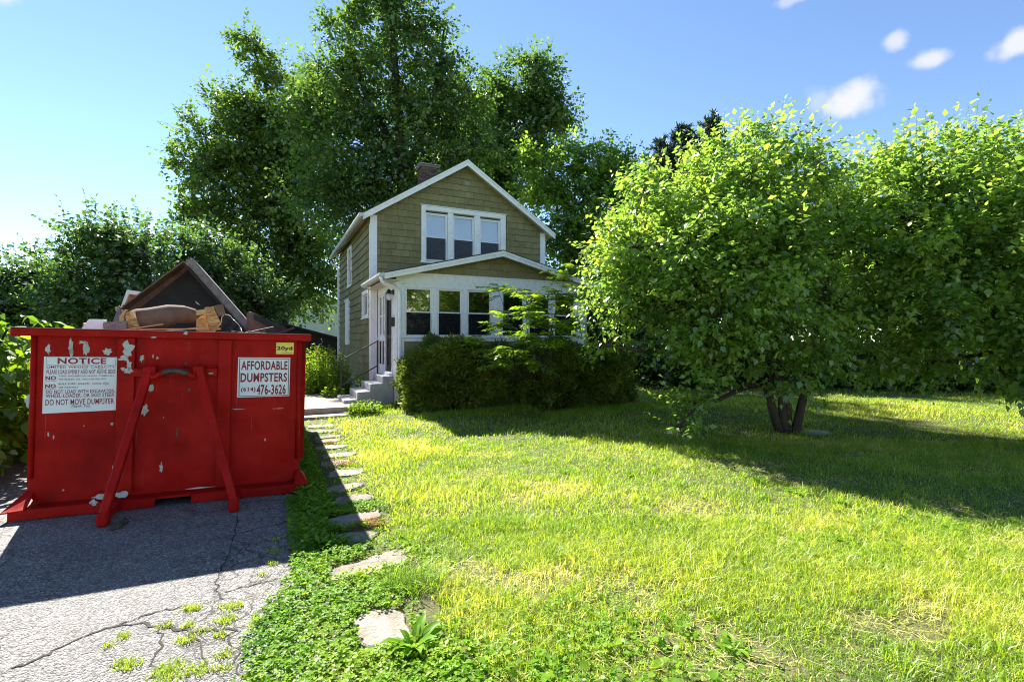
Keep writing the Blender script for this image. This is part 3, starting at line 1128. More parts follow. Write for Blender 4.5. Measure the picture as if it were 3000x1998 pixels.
# chimney ------------------------------------------------------------------
c0, c1, d0, d1 = 2.08, 2.64, 5.2, 5.76
chim = MB().box(c0 + .012, c1 - .012, d0 + .012, d1 - .012, 6.4, 7.86).build('chimney', M_mortar, roof)
rb_ = random.Random(5)
zc, row = 6.86, 0
while zc < 7.82:
    for face in range(2):
        L0, L1 = (c0, c1) if face == 0 else (d0 + .10, d1)
        a = L0 - (.105 if row % 2 else 0)
        while a < L1 - .01:
            p, q = max(a, L0), min(a + .2, L1)
            if q - p > .04:
                e = rb_.uniform(0, .008)
                if face == 0:
                    MB().box(p + .004, q - .004, d0 - e, d0 + .09, zc, zc + .063).build('brick', M_brick, chim)
                else:
                    MB().box(c0 - e, c0 + .011, p + .004, q - .004, zc, zc + .063).build('brick', M_brick, chim)
            a += .21
    zc += .0745
    row += 1
m = MB()
m.box(c0 - .06, c1 + .06, d0 - .06, d1 + .06, 7.86, 7.93)
m.build('cap', M_mortar, chim)
m = MB()
m.box(c0 - .10, c1 + .10, d0 - .10, d1 + .10, 7.945, 7.96)
m.build('flue_cover', M_gutter, chim)

# steps, landing, rail -----------------------------------------------------
steps = empty('porch_steps', tuple(house.matrix_basis @ Vector((-.6, .85, 0))), YAW)
tag(steps, 'grey painted concrete steps climbing to the porch side door', 'steps')
for i, (sa, zt_) in enumerate(((-1.19, .262), (-.88, .44), (-.58, .622), (-.28, .80))):
    m = MB()
    m.box(sa + .6, (-.012 if i == 3 else (-1.19, -.88, -.58, -.28)[i + 1] + .03) + .6, .2 - .85, 1.5 - .85, -.1 if i == 0 else .0 - .12 + .003 * i, zt_)
    m.build('step', M_conc, steps, bevel=.018)
rail = empty('handrail', tuple(house.matrix_basis @ Vector((-.6, 1.45, 0))), YAW)
tag(rail, 'black metal handrail beside the concrete porch steps', 'handrail')
A, B = Vector((-1.10 + .6, .0, .262)), Vector((-.17 + .6, 0, .80))
for p, h in ((A, .92), (B, .88)):
    MB().bar(p, p + Vector((0, 0, h)), .035, .035, (0, 1, 0)).build('post', M_black, rail)
for h in (.90, .24):
    MB().bar(A + Vector((.0, -.001, h)), B + Vector((.02, -.001, h - .03)), .03, .03).build('rail', M_black, rail)

land = empty('concrete_walk', tuple(house.matrix_basis @ Vector((-2, .4, 0))), YAW)
tag(land, 'raised concrete slab walk with a low step beside the house', None, None, 'structure')
MB().box(-1.0, 1.05, -.78, 2.4, -.15, .178).build('slab', M_slab, land, bevel=.015)
MB().box(-.9, 1.0, -1.22, -.781, -.15, .055).build('slab', M_slab, land, bevel=.015)

# ------------------------------------------------------------------ path of flagstones
path = tag(empty('path', (-1.06, 3.64, 0)), 'broken line of pale flagstones between driveway and lawn', None, None, 'structure')
STONES = [(-.74, 2.84, .16, .20), (-1.06, 3.64, .29, .12), (-1.36, 4.20, .22, .13), (-1.45, 4.56, .30, .17), (-1.69, 5.11, .25, .15), (-1.90, 5.60, .24, .12), (-2.11, 6.17, .25, .15),
          (-2.34, 6.68, .25, .13), (-2.53, 7.12, .26, .13), (-2.82, 7.64, .25, .14), (-3.02, 8.1, .27, .14), (-3.2, 8.50, .27, .15), (-3.48, 9.05, .30, .17), (-3.72, 9.55, .30, .16)]
rst = random.Random(11)
for x, y, a, b in STONES:
    n = 15
    yj = rst.uniform(-.3, .3)
    a, b = a * rst.uniform(.8, 1.12), b * rst.uniform(.8, 1.2)
    x += rst.uniform(-.05, .05); y += rst.uniform(-.05, .05)
    CA_, SA_ = math.cos(YAW + yj), math.sin(YAW + yj)
    poly = []
    for k in range(n):
        th = 2 * math.pi * k / n + rst.uniform(-.12, .12)
        c, s_ = math.cos(th), math.sin(th)
        r = 1 / max(abs(c) ** 4 + abs(s_) ** 4, 1e-6) ** .25 * rst.uniform(.78, 1.06)
        u, v = r * c * a, r * s_ * b
        poly.append((x + 1.06 + u * CA_ - v * SA_, y - 3.64 + u * SA_ + v * CA_, float(gz(x, y)) - .04))
    m = MB().prism(poly, (0, 0, .062 + rst.uniform(-.006, .008)))
    m.build('stone', M_stone, path, bevel=.008)
# ------------------------------------------------------------------ dumpster
DC = Vector((-4.531, 4.422, .040))
DM = Matrix.Translation(DC) @ Matrix.Rotation(YAW, 4, 'Z') @ Matrix.Rotation(R(1.21), 4, 'Y')
DMI = DM.inverted()


def dl(px, py, v):
    """local dumpster point (u, v, z) on the plane v metres behind the rim, from a spot in the photograph"""
    o = DMI @ Vector((0, 0, EYE))
    d = (DMI.to_3x3() @ Vector(((px - CX_PX) / F_PX, 1, (CY_PX - py) / F_PX)))
    k = (v - o.y) / d.y
    return o + d * k


dump = empty('dumpster')
dump.matrix_world = DM
tag(dump, 'red steel roll-off dumpster with hook frame and white signs parked on the driveway', 'dumpster')
FV = .075                                  # front sheet
LEN = 5.4
m = MB()
n_arc = 6
def body_outline(u0, u1, z0, z1, r):
    pts = [(u0, z1)]
    for k in range(n_arc + 1):
        a = math.pi + (math.pi / 2) * k / n_arc
        pts.append((u0 + r * .55 + r * .55 * math.cos(a), z0 + r + r * math.sin(a)))
    for k in range(n_arc + 1):
        a = 1.5 * math.pi + (math.pi / 2) * k / n_arc
        pts.append((u1 - r * .55 + r * .55 * math.cos(a), z0 + r + r * math.sin(a)))
    pts.append((u1, z1))
    return pts
o1 = body_outline(.115, 2.415, .118, 1.67, .20)
m.prism([(u, FV, z) for u, z in o1], (0, .06, 0))
n1 = len(o1)
# shell sides and floor
o2 = body_outline(.145, 2.385, .148, 1.67, .18)
V = [(u, FV + .06, z) for u, z in o1] + [(u, LEN, z) for u, z in o1] + [(u, FV + .06, z) for u, z in o2] + [(u, LEN, z) for u, z in o2]
Fs = []
for i in range(n1 - 1):
    Fs.append((i, i + 1, n1 + i + 1, n1 + i))
    Fs.append((2 * n1 + i + 1, 2 * n1 + i, 3 * n1 + i, 3 * n1 + i + 1))
for i in (0, n1 - 1):
    Fs.append((i, n1 + i, 3 * n1 + i, 2 * n1 + i))
m.add(V, Fs)
m.prism([(u, LEN, z) for u, z in o1], (0, .06, 0))
body = m.build('body', M_red, dump)
# rim
m = MB()
m.box(-.005, 2.508, 0, .125, 1.670, 1.744)
m.box(-.005, .125, .126, LEN + .1, 1.670, 1.744)
m.box(2.378, 2.508, .126, LEN + .1, 1.670, 1.744)
m.box(.126, 2.377, LEN - .02, LEN + .1, 1.670, 1.744)
m.build('rim', M_red, dump, bevel=.008)
# bright worn edge on top of the rim
m = MB(); m.box(.004, 2.50, .004, .118, 1.7445, 1.7475)
m.build('worn_rim_edge', M_chip, dump)
# ribs
for a, b in ((.765, .905), (1.61, 1.735)):
    MB().box(a, b, FV - .045, FV - .0005, .15, 1.669).build('rib', M_red, dump, bevel=.006)
for v in np.arange(.55, LEN, .62):
    for u0, u1 in ((.045, .1145), (2.4155, 2.485)):
        MB().box(u0, u1, v, v + .09, .25, 1.669).build('side_rib', M_red, dump)
for u0 in (.123, 2.372):
    m = MB(); m.tube([(u0 + .018, FV - .004, .36), (u0 + .018, FV - .004, 1.668)], .022, 8)
    m.build('corner_seam', M_red, dump, smooth=True)
# cross bar behind the bail
MB().box(.9055, 1.6095, FV - .10, FV - .03, 1.292, 1.372).build('cross_bar', M_red, dump, bevel=.006)
MB().box(1.535, 1.575, FV - .1035, FV - .1005, 1.315, 1.328).build('plate', M_chip, dump)
# sill and spreader plates
m = MB()
for a, b in ((.05, 1.12), (1.42, 2.46)):
    m.box(a, b, -.105, -.08, .032, .112)
    m.box(a, b, -.105, .05, .1125, .122)
m.box(1.12, 1.42, -.085, .05, .100, .1215)
m.box(.04, 2.47, .051, .55, .098, .117)
m.build('sill', M_red, dump)
for s_ in (0, 1):
    m = MB()
    if s_ == 0:
        q = [(.012, -.11, .118), (.16, -.085, .124), (.16, .30, .32), (.10, .36, .30), (.03, .36, .20)]
        q = [(.005, -.115, .112), (.17, -.110, .124), (.17, FV - .002, .235), (.118, FV - .002, .255), (.03, .30, .13)]
    else:
        q = [(2.51, -.115, .112), (2.36, -.110, .124), (2.36, FV - .002, .225), (2.412, FV - .002, .250), (2.49, .30, .13)]
    m.prism(q, (0, .004, -.012))
    m.build('corner_plate', M_red, dump)
# under rails and wheels
m = MB()
for u in (.78, 1.66):
    m.box(u, u + .09, .0, LEN - .1, .030, .1175)
m.build('skid_rail', M_rust, dump)
for u in (.55, 1.86):
    m = MB(); m.tube([(u, LEN - .5, .115), (u + .16, LEN - .5, .115)], .095, 16)
    m.build('roller', M_rust, dump)
# hook frame: two splayed legs and a bail
for ut, ub in ((1.055, .82), (1.455, 1.815)):
    m = MB()
    T_, Bm = Vector((ut, -.10, 1.385)), Vector((ub, -.50, .12))
    m.bar(T_, Bm, .068, .075, (0, -1, .25))
    leg = m.build('frame_leg', M_red, dump, bevel=.008)
    m = MB()
    m.box(ub - .042, ub + .042, -.555, -.43, .024, .15)
    m.build('foot', M_red, leg, bevel=.015)
    m = MB()
    m.bar((ub, -.44, .10), (ub, .0, .085), .07, .07)
    m.build('tie', M_red, leg)
    MB().box(ut - .05, ut + .05, -.14, FV - .105, 1.30, 1.40).build('bracket', M_red, leg, bevel=.01)
m = MB()
pts = []
for k in range(13):
    a = k / 12
    pts.append((1.075 + .36 * a, -.16, 1.285 + .068 * math.sin(math.pi * a)))
m.tube(pts, .026, 10)
m.build('hook_bail', M_red, dump, smooth=True)
m = MB()
m.tube([(p[0], p[1] - .003, p[2] + .002) for p in pts[3:11]], .0275, 10)
m.build('worn_bail', M_rust, dump, smooth=True)

# ---- lettering
def text_mesh(s, bold=.02, shear=0.0):
    cu = bpy.data.curves.new('lettering', 'FONT')
    cu.body = s
    cu.size = 1
    cu.offset = bold
    cu.shear = shear
    cu.resolution_u = 3
    cu.space_character = 1.07
    o = bpy.data.objects.new('lettering', cu)
    col.objects.link(o)
    dg = bpy.context.evaluated_depsgraph_get()
    me = bpy.data.meshes.new_from_object(o.evaluated_get(dg))
    bpy.data.objects.remove(o)
    bpy.data.curves.remove(cu)
    return me


CAP = None
def letters(s, u0, u1, z0, z1, v, parent, mat, bold=.02, shear=0.0):
    """lay a line of capitals into the box u0..u1, z0..z1 on the plane v"""
    me = text_mesh(s, bold, shear)
    n = len(me.vertices)
    co = np.empty(n * 3, np.float32)
    me.vertices.foreach_get('co', co)
    co = co.reshape(-1, 3)
    x0, x1 = co[:, 0].min(), co[:, 0].max()
    capm = .698 + bold
    x = u0 + (co[:, 0] - x0) / (x1 - x0) * (u1 - u0)
    zz = z0 + (co[:, 1] + bold) / (capm + bold) * (z1 - z0)
    co2 = np.stack([x, np.full(n, v), zz], -1).astype(np.float32)
    me.vertices.foreach_set('co', co2.ravel())
    me.update()
    me.materials.clear()
    me.materials.append(mat)
    o = bpy.data.objects.new('lettering', me)
    col.objects.link(o)
    o.parent = parent
    return o


def lines(rects, v, parent, mat, name='printed_rule'):
    m = MB()
    for (a, b, c, d) in rects:
        m.box(a, b, v, v + .0006, c, d)
    return m.build(name, mat, parent)


# NOTICE sign
nu0, nu1, nz0, nz1 = .213, .762, .952, 1.478
SV = FV - .004
sg = MB().prism([(nu0, SV, nz1 + .003), (nu1, SV, nz1), (nu1 - .001, SV, nz0 + .012), (nu0 - .002, SV, nz0)], (0, .0035, 0)).build('notice_sign', M_sign, dump)
sg['label'] = 'white notice sign with dark red rules for loading'
fx = lambda x: nu0 + (x - 515) / 1095 * (nu1 - nu0)
fz = lambda y: nz1 - (y - 470) / 815 * (nz1 - nz0)
TV = SV - .0016
for s, x0, x1, y0, y1, b in (
        ('NOTICE', 710, 1435, 482, 572, .03), ('LIMITED WEIGHT CAPACITY', 557, 1570, 599, 633, .012),
        ('PLEASE LOAD EVENLY AND NOT ABOVE SIDES', 557, 1577, 657, 717, .012), ('NO', 543, 697, 746, 803, .035),
        ('TIRES, HAZARDOUS WASTE, CHEMICALS,', 735, 1568, 736, 760, .008), ('PESTICIDES, OIL, AND/OR LIQUIDS', 735, 1432, 783, 806, .008),
        ('NO', 543, 697, 863, 920, .035), ('BULK DIRT, GRAVEL, SAND, SOD', 735, 1490, 848, 875, .008), ('OR ASPHALT', 735, 1030, 901, 925, .008),
        ('DO NOT LOAD WITH EXCAVATOR,', 557, 1577, 948, 1000, .012), ('WHEEL-LOADER, OR SKID STEER', 555, 1568, 1006, 1060, .012),
        ('DO NOT MOVE DUMPSTER', 553, 1568, 1084, 1168, .012)):
    letters(s, fx(x0), fx(x1), fz(y1), fz(y0), TV, sg, M_ink, b)
letters('Thank You', fx(925), fx(1210), fz(1208), fz(1172), TV, sg, M_ink, .006, .45)
r_ = lambda x0, x1, y0, y1: (fx(x0), fx(x1), fz(y1), fz(y0))
lines([r_(550, 1582, 474, 476.5), r_(550, 1582, 585, 587.5), r_(550, 552.5, 476.5, 585), r_(1579.5, 1582, 476.5, 585), r_(540, 697, 814, 817), r_(535, 697, 931, 934)], TV, sg, M_inkK)
# torn patches on the print
def blob(u, z, ru, rz, v, seed, n=13, jag=.35, thick=.0012, mat=None, parent=None, name='paint_chip'):
    rr = random.Random(seed)
    poly = []
    for k in range(n):
        a = 2 * math.pi * k / n
        f = 1 + rr.uniform(-jag, jag)
        poly.append((u + ru * f * math.cos(a), v, z + rz * f * math.sin(a)))
    return MB().prism(poly, (0, thick, 0)).build(name, mat, parent)


M_torn = pmat('torn_vinyl', (.55, .54, .52), (.45, .43, .40), 30, .7)
for i, (x, y, rx, ry) in enumerate(((1115, 630, 28, 60), (1355, 660, 45, 48), (1430, 865, 26, 28), (1420, 1115, 30, 42), (690, 975, 10, 20), (1300, 985, 8, 16))):
    blob(fx(x), fz(y), rx / 1095 * .549, ry / 815 * .526, TV - .0012, 40 + i, mat=M_torn, parent=sg, name='torn_patch')

# AFFORDABLE DUMPSTERS sign
au0, au1, az0, az1 = 1.792, 2.300, 1.056, 1.484
sg = MB().prism([(au0, SV, az1), (au1, SV, az1 - .002), (au1 - .003, SV, az0 + .004), (au0 - .003, SV, az0)], (0, .0035, 0)).build('company_sign', M_sign, dump)
sg['label'] = 'white sign with company name and telephone number in dark red'
fx = lambda x: au0 + (x - 288) / 985 * (au1 - au0)
fz = lambda y: az1 - (y - 615) / 715 * (az1 - az0)
for s, x0, x1, y0, y1, b in (('AFFORDABLE', 345, 1222, 675, 840, .03), ('DUMPSTERS', 338, 1218, 892, 1058, .03), ('(614)', 350, 622, 1150, 1222, .03), ('476-3626', 640, 1198, 1105, 1288, .03)):
    letters(s, fx(x0), fx(x1), fz(y1), fz(y0), TV, sg, M_ink, b)
r_ = lambda x0, x1, y0, y1: (fx(x0), fx(x1), fz(y1), fz(y0))
lines([r_(312, 1252, 632, 642), r_(312, 1252, 1302, 1312), r_(312, 324, 642, 1302), r_(1240, 1252, 642, 1302)], TV, sg, M_inkK)
# size sticker
yu0, yu1, yz0, yz1 = 2.156, 2.332, 1.522, 1.650
sg = MB().prism([(yu0, SV, yz1), (yu1, SV, yz1), (yu1, SV, yz0), (yu0, SV, yz0)], (0, .0035, 0)).build('size_sticker', M_signY, dump)
sg['label'] = 'yellow sticker giving the container size'
fx = lambda x: yu0 + (x - 995) / 330 * (yu1 - yu0)
fz = lambda y: yz1 - (y - 327) / 223 * (yz1 - yz0)
letters('20yd', fx(1008), fx(1300), fz(472), fz(398), TV, sg, M_inkK, .04)
lines([(fx(1105), fx(1305), fz(528), fz(523))], TV, sg, M_inkK)
# paint chips and scars (zoom coordinates of the front sheet -> local)
z1c = lambda x, y, v: dl(x / 1.823, 740 + y / 1.823, v)
for i, (x, y, rx, ry, vv) in enumerate(((258, 518, 9, 26, 0), (380, 505, 9, 36, 0), (382, 535, 7, 18, 0), (455, 510, 13, 40, 0), (447, 480, 15, 9, 0), (568, 532, 20, 17, 0), (683, 520, 24, 42, 1), (660, 565, 18, 14, 1), (688, 600, 10, 26, 1),
                                        (688, 628, 17, 18, 1), (656, 622, 9, 8, 1), (757, 567, 10, 16, 0), (817, 553, 3, 9, 0), (840, 563, 4, 8, 0), (803, 722, 11, 22, 0), (772, 843, 14, 28, 0), (860, 1148, 6, 24, 0), (148, 790, 9, 30, 0), (1415, 998, 4, 8, 0),
                                        (258, 970, 3, 12, 0), (285, 985, 3, 10, 0), (447, 925, 3, 3, 0), (873, 880, 3, 3, 0), (598, 915, 5, 8, 0), (602, 1150, 2, 18, 0), (338, 1268, 3, 5, 0), (1270, 836, 30, 2, 0), (1490, 832, 32, 2, 0))):
    v = FV - .0465 if vv else FV - .0015
    p = z1c(x, y, v)
    k = p.y + 4.9
    blob(p.x, p.z, rx / 1.823 / F_PX * 5.1, ry / 1.823 / F_PX * 4.8, v, 90 + i, n=15, jag=.45, mat=M_chip, parent=dump, name='paint_chip')
for i, (x, y, rx, ry) in enumerate(((540, 1300, 34, 13), (648, 1292, 24, 16), (500, 1335, 14, 14), (1070, 1255, 55, 3), (820, 453, 12, 4), (992, 432, 9, 8))):
    v = -.108 if y > 1000 else -.0015
    p = z1c(x, y, v)
    blob(p.x, p.z, rx / 1.823 / F_PX * 5.0, ry / 1.823 / F_PX * 4.8, v, 150 + i, n=13, jag=.4, mat=M_chip, parent=dump, name='paint_chip')
# dents: dark holes rubbed through
for i, (x, y, rx, ry) in enumerate(((945, 960, 5, 24), (992, 593, 7, 7), (1012, 733, 7, 8))):
    p = z1c(x, y, FV - .0014)
    blob(p.x, p.z, rx / 1.823 / F_PX * 5, ry / 1.823 / F_PX * 5, FV - .0014, 170 + i, n=9, jag=.2, mat=M_rust, parent=dump, name='rust_spot')

# ------------------------------------------------------------------ load of the dumpster
def dz(x, y, v):
    return dl(220 + x / 3.463, 750 + y / 3.463, v)


def debris(name, mb, mat, label, cat, bevel=0.0, smooth=False, group=None):
    o = mb.build(name, mat, None, bevel, smooth)
    o.matrix_world = DM
    return tag(o, label, cat, group)


# bed of broken rubbish under the visible pieces
rr = random.Random(21)
m = MB()
for k in range(170):
    u, v, z_ = rr.uniform(.25, 2.25), rr.uniform(.22, 5.2), rr.uniform(1.35, 1.66)
    a, b = rr.uniform(-1.5, 1.5), rr.uniform(-.35, .35)
    Lh = rr.uniform(.12, .4)
    d = Vector((math.cos(a) * Lh, math.sin(a) * Lh * .5, b * Lh * .5))
    c = Vector((u, v, z_))
    p, q = c - d, c + d
    p.x = min(max(p.x, .18), 2.33); q.x = min(max(q.x, .18), 2.33)
    p.y = max(p.y, .2); q.y = max(q.y, .2)
    m.bar(p, q, rr.uniform(.03, .22), rr.uniform(.015, .05))
m.box(.15, 2.38, .14, 5.38, .9, 1.38)
o = debris('rubbish', m, pmat('mixed_rubbish', (.075, .06, .05), (.025, .022, .02), 3, .9, .4, 40, vary=.5), 'broken boards and rubbish filling the dumpster to its rim', 'rubbish')
o['kind'] = 'stuff'

# upturned sofa: tent of two slabs with the black underside between
sofa = empty('sofa'); sofa.matrix_world = DM
tag(sofa, 'upturned brown sofa standing on its corner with black underside showing', 'sofa')
SO = 2.05
ap, lf, rt = dz(1140, 92, SO), dz(520, 555, SO), dz(1770, 790, SO)
lf2, rt2 = dz(640, 800, SO), dz(1500, 830, SO)
m = MB(); m.prism([ap, lf, lf2, rt2, rt], (0, .03, 0))
m.build('underside', M_dust, sofa)
ctr = (ap + lf + rt) / 3
def slab(p, q, off, v0, v1):
    """board along p->q, thickness off towards the outside"""
    d = (q - p).normalized()
    nrm = Vector((-d.z, 0, d.x))
    if nrm.dot(p - ctr) < 0: nrm = -nrm
    nrm *= off
    a0, a1 = Vector((p.x, v0, p.z)), Vector((q.x, v0, q.z))
    b = Vector((0, v1 - v0, 0))
    return MB().hexa([a0, a1, a1 + b, a0 + b, a0 + nrm, a1 + nrm, a1 + nrm + b, a0 + nrm + b])
slab(ap, lf, .018, SO - .30, SO + .8).build('side_board', M_fabric, sofa, bevel=.004)
# brown hem along the left edge of the underside
def hem(p, q, inset):
    d = (q - p).normalized(); nrm = Vector((-d.z, 0, d.x))
    if nrm.dot(p - ctr) > 0: nrm = -nrm
    o_ = Vector((0, -.006, 0))
    return MB().prism([p + o_, q + o_, q + o_ + nrm * inset * 1.5, p + o_ + nrm * inset], (0, .005, 0))
hem(ap, lf, .05).build('hem', M_fabric, sofa)
m = slab(ap + Vector((.012, 0, .0)), rt, .10, SO - .36, SO + .8)
m.build('side_slab', M_mauve, sofa, bevel=.02)
m = slab(ap + (rt - ap) * .03, rt, -.03, SO - .30, SO - .01)
m.build('webbing', M_dust, sofa)
# crease in the cloth and its torn flap
q = [dz(1215, 455, SO - .03), dz(1240, 470, SO - .03), dz(1272, 500, SO - .03), dz(1235, 490, SO - .03)]
MB().prism(q, (0, .004, 0)).build('torn_flap', M_soffit, sofa)
# ragged fringe at the foot of the slab
m = MB()
for k in range(26):
    p = dz(1770 + rr.uniform(-40, 25), 690 + rr.uniform(-80, 50), SO - .36 - rr.uniform(0, .02))
    m.bar(p, p + Vector((rr.uniform(-.01, .03), -.01, -rr.uniform(.02, .05))), .006, .004)
m.build('fringe', M_mauve, sofa)

# rolled sofa arm
m = MB()
pts = [dz(585, 655, .52), dz(640, 650, .52), dz(760, 640, .52), dz(900, 618, .54), dz(965, 600, .56), dz(1010, 590, .58), dz(1090, 592, .62), dz(1180, 610, .68), dz(1240, 640, .74)]
m.tube(pts, [.105, .118, .12, .122, .116, .10, .098, .09, .06], 20)
debris('bolster', m, M_fabric, 'brown rolled bolster lying on the load below the sofa', 'bolster', smooth=True)


def board(name, pts, v, thick, mat, label, cat, bevel=.002, lean=0.0, group=None):
    """flat offcut: outline in the picture of the load, set v metres behind the rim"""
    P_ = [dz(x, y, v) for x, y in pts]
    zb = min(p.z for p in P_)
    for p in P_:
        p.y += lean * (p.z - zb)
    return debris(name, MB().prism(P_, (0, thick, 0)), mat, label, cat, bevel, group=group)


board('board_offcut', [(515, 570), (595, 560), (655, 745), (655, 800), (545, 800), (512, 640)], .36, .05, M_osb, 'orange particle-board offcut at the end of the rolled bolster', 'board', lean=.1)
board('lumber_block', [(545, 562), (580, 556), (612, 628), (585, 640)], .30, .05, M_lumber, 'small pine block nailed to the particle-board offcut by the bolster', 'lumber')
board('board_offcut', [(1310, 520), (1400, 510), (1480, 690), (1395, 800), (1370, 800), (1335, 640)], .30, .03, M_osb, 'broken particle-board piece standing upright in front of the sofa', 'board', lean=.06)
board('board_offcut', [(1232, 640), (1320, 580), (1345, 700), (1365, 800), (1225, 800)], .36, .03, M_osb, 'particle-board scrap behind the upright broken piece', 'board')
board('lumber_block', [(1225, 552), (1312, 540), (1322, 585), (1230, 602)], .27, .04, M_lumber, 'pine block stuck to the upright broken particle board', 'lumber')
board('board_offcut', [(1405, 505), (1495, 488), (1522, 590), (1455, 612)], .33, .05, M_fabric, 'brown covered square of board beside the upright particle board', 'board')
board('foam_board', [(45, 760), (120, 640), (272, 642), (285, 760)], .34, .12, M_foam, 'white foam board sticking out near the dumpster corner', 'foam board', lean=.4)
board('board_offcut', [(278, 672), (515, 660), (530, 740), (530, 790), (290, 790)], .32, .30, M_mauve, 'grey mauve cushion slab beside the white foam board', 'board', bevel=.01)
cab = empty('cabinet_panel'); cab.matrix_world = DM
tag(cab, 'broken cabinet corner with white outside and orange inside behind the sofa', 'cabinet panel')
P_ = [dz(x, y, 2.85) for x, y in ((468, 560), (540, 385), (735, 400), (735, 640), (480, 640))]
MB().prism(P_, (0, .02, 0)).build('inside', M_osb, cab)
P_ = [dz(x, y, 2.76) for x, y in ((462, 520), (525, 342), (545, 385), (478, 560))]
MB().prism(P_, (0, .3, 0)).build('edge', M_foam, cab)
P_ = [dz(x, y, 2.76) for x, y in ((525, 342), (745, 375), (735, 408), (542, 385))]
MB().prism(P_, (0, .3, 0)).build('edge', M_foam, cab)
board('lumber_block', [(405, 515), (470, 515), (450, 570), (410, 560)], 1.6, .06, M_lumber, 'pine end of the broken cabinet behind the sofa', 'lumber')
board('dark_board', [(385, 655), (440, 500), (462, 520), (455, 700), (385, 720)], 1.5, .03, M_mauve, 'dark board leaning below the broken cabinet corner', 'board')
board('lumber_block', [(445, 612), (505, 540), (528, 545), (490, 620), (500, 680), (450, 680)], 1.0, .05, M_lumber, 'splintered pine stick at the low end of the sofa', 'lumber')
m = MB()
a, b = dz(660, 745, .22), dz(1345, 738, .24)
m.bar(a, b, .035, .012)
debris('lath', m, M_lumber, 'thin pine lath lying along the dumpster rim', 'lath')
m = MB()
a, b = dz(930, 758, .2), dz(1350, 722, .28)
m.bar(a, b, .03, .012)
debris('lath', m, M_lumber, 'second pine lath crossing the upright board', 'lath')
# black plastic sheet, crumpled
m = MB()
nu, nv = 12, 7
base = [[None] * nu for _ in range(nv)]
top = [(1478, 700), (1490, 620), (1515, 595), (1550, 600), (1580, 615), (1600, 645), (1620, 660), (1640, 680), (1660, 700), (1680, 730), (1690, 760), (1700, 790)]
vv = []
for j in range(nv):
    for i, (x, y) in enumerate(top):
        f = j / (nv - 1)
        p = dz(x - 40 * f * (i / nu), y + (800 - y) * f, .45 + .05 * math.sin(i * 1.7 + j) - .1 * f)
        vv.append(p)
m.add(vv, [(j * nu + i, j * nu + i + 1, (j + 1) * nu + i + 1, (j + 1) * nu + i) for j in range(nv - 1) for i in range(nu - 1)])
debris('plastic_sheet', m, M_dust, 'crumpled black plastic sheet under the sofa slab', 'plastic sheet', smooth=True)
m = MB(); m.tube([dz(x, y - 3, .44 + .05 * math.sin(i * 1.7)) for i, (x, y) in enumerate(top)], .004, 5)
debris('torn_strip', m, M_foam, 'pale torn edge strip along the black plastic sheet', 'strip')
# second sofa slab at the right
s2 = empty('sofa_cushion_frame'); s2.matrix_world = DM
tag(s2, 'long brown and black sofa panel sliding down right of the upturned sofa', 'sofa panel')
P_ = [dz(x, y, 1.0) for x, y in ((1735, 575), (1775, 558), (1830, 580), (2145, 790), (1760, 790))]
MB().prism(P_, (0, .35, 0)).build('panel', M_fabric, s2, bevel=.02)
P_ = [dz(x, y, .988) for x, y in ((1815, 590), (2135, 722), (2145, 790), (2080, 780), (1812, 640))]
MB().prism(P_, (0, .011, 0)).build('dust_cover', M_dust, s2)
board('dark_board', [(1928, 790), (1945, 735), (2062, 765), (2062, 800)], .5, .03, M_dust, 'small black board at the low end of the sofa panel', 'board')
board('lumber_block', [(1650, 780), (1690, 755), (1712, 790), (1660, 800)], .24, .04, M_lumber, 'pine scrap poking over the rim below the sofa slab', 'lumber')

# small splintered scraps between the large pieces
rr = random.Random(77)
for k in range(16):
    u, v = rr.uniform(.35, 2.25), rr.uniform(.2, .75)
    a = rr.uniform(-.6, .6)
    Lh = rr.uniform(.05, .2)
    m = MB()
    c = Vector((u, v, 1.735 + rr.uniform(0, .05)))
    d_ = Vector((math.cos(a) * Lh, rr.uniform(-.3, .3) * Lh, math.sin(a) * Lh * .5))
    p_, q_ = c - d_, c + d_
    p_.x, q_.x = max(p_.x, .2), min(q_.x, 2.34)
    m.bar(p_, q_, rr.uniform(.015, .06), rr.uniform(.008, .03), (rr.uniform(-.4, .4), 0, 1))
    o = debris('wood_scrap', m, (M_lumber, M_osb, M_mauve, M_dust)[k % 4], ('thin pine splinter in the dumpster load', 'small orange particle-board scrap in the dumpster load', 'grey fabric-covered scrap in the dumpster load', 'small black scrap in the dumpster load')[k % 4], 'scrap', group='small scraps in the dumpster load')

# debris lying on the asphalt
m = MB()
p0 = at(366, 1512, 4.42); p0[2] = float(gz(p0[0], p0[1])) + .03
m.tube([(p0[0], p0[1], p0[2] + .02), (p0[0] + .03, p0[1] - .03, p0[2] + .012), (p0[0] + .025, p0[1] - .09, p0[2]), (p0[0] + .06, p0[1] - .14, p0[2] + .01), (p0[0] + .03, p0[1] - .2, p0[2] - .004)], [.014, .026, .02, .028, .016], 7)
o = m.build('broken_root', M_bark, None)
tag(o, 'short broken piece of root lying under the dumpster frame', 'root')
# ------------------------------------------------------------------ vegetation tools
def unit(a):
    return a / np.maximum(np.linalg.norm(a, axis=-1, keepdims=True), 1e-9)


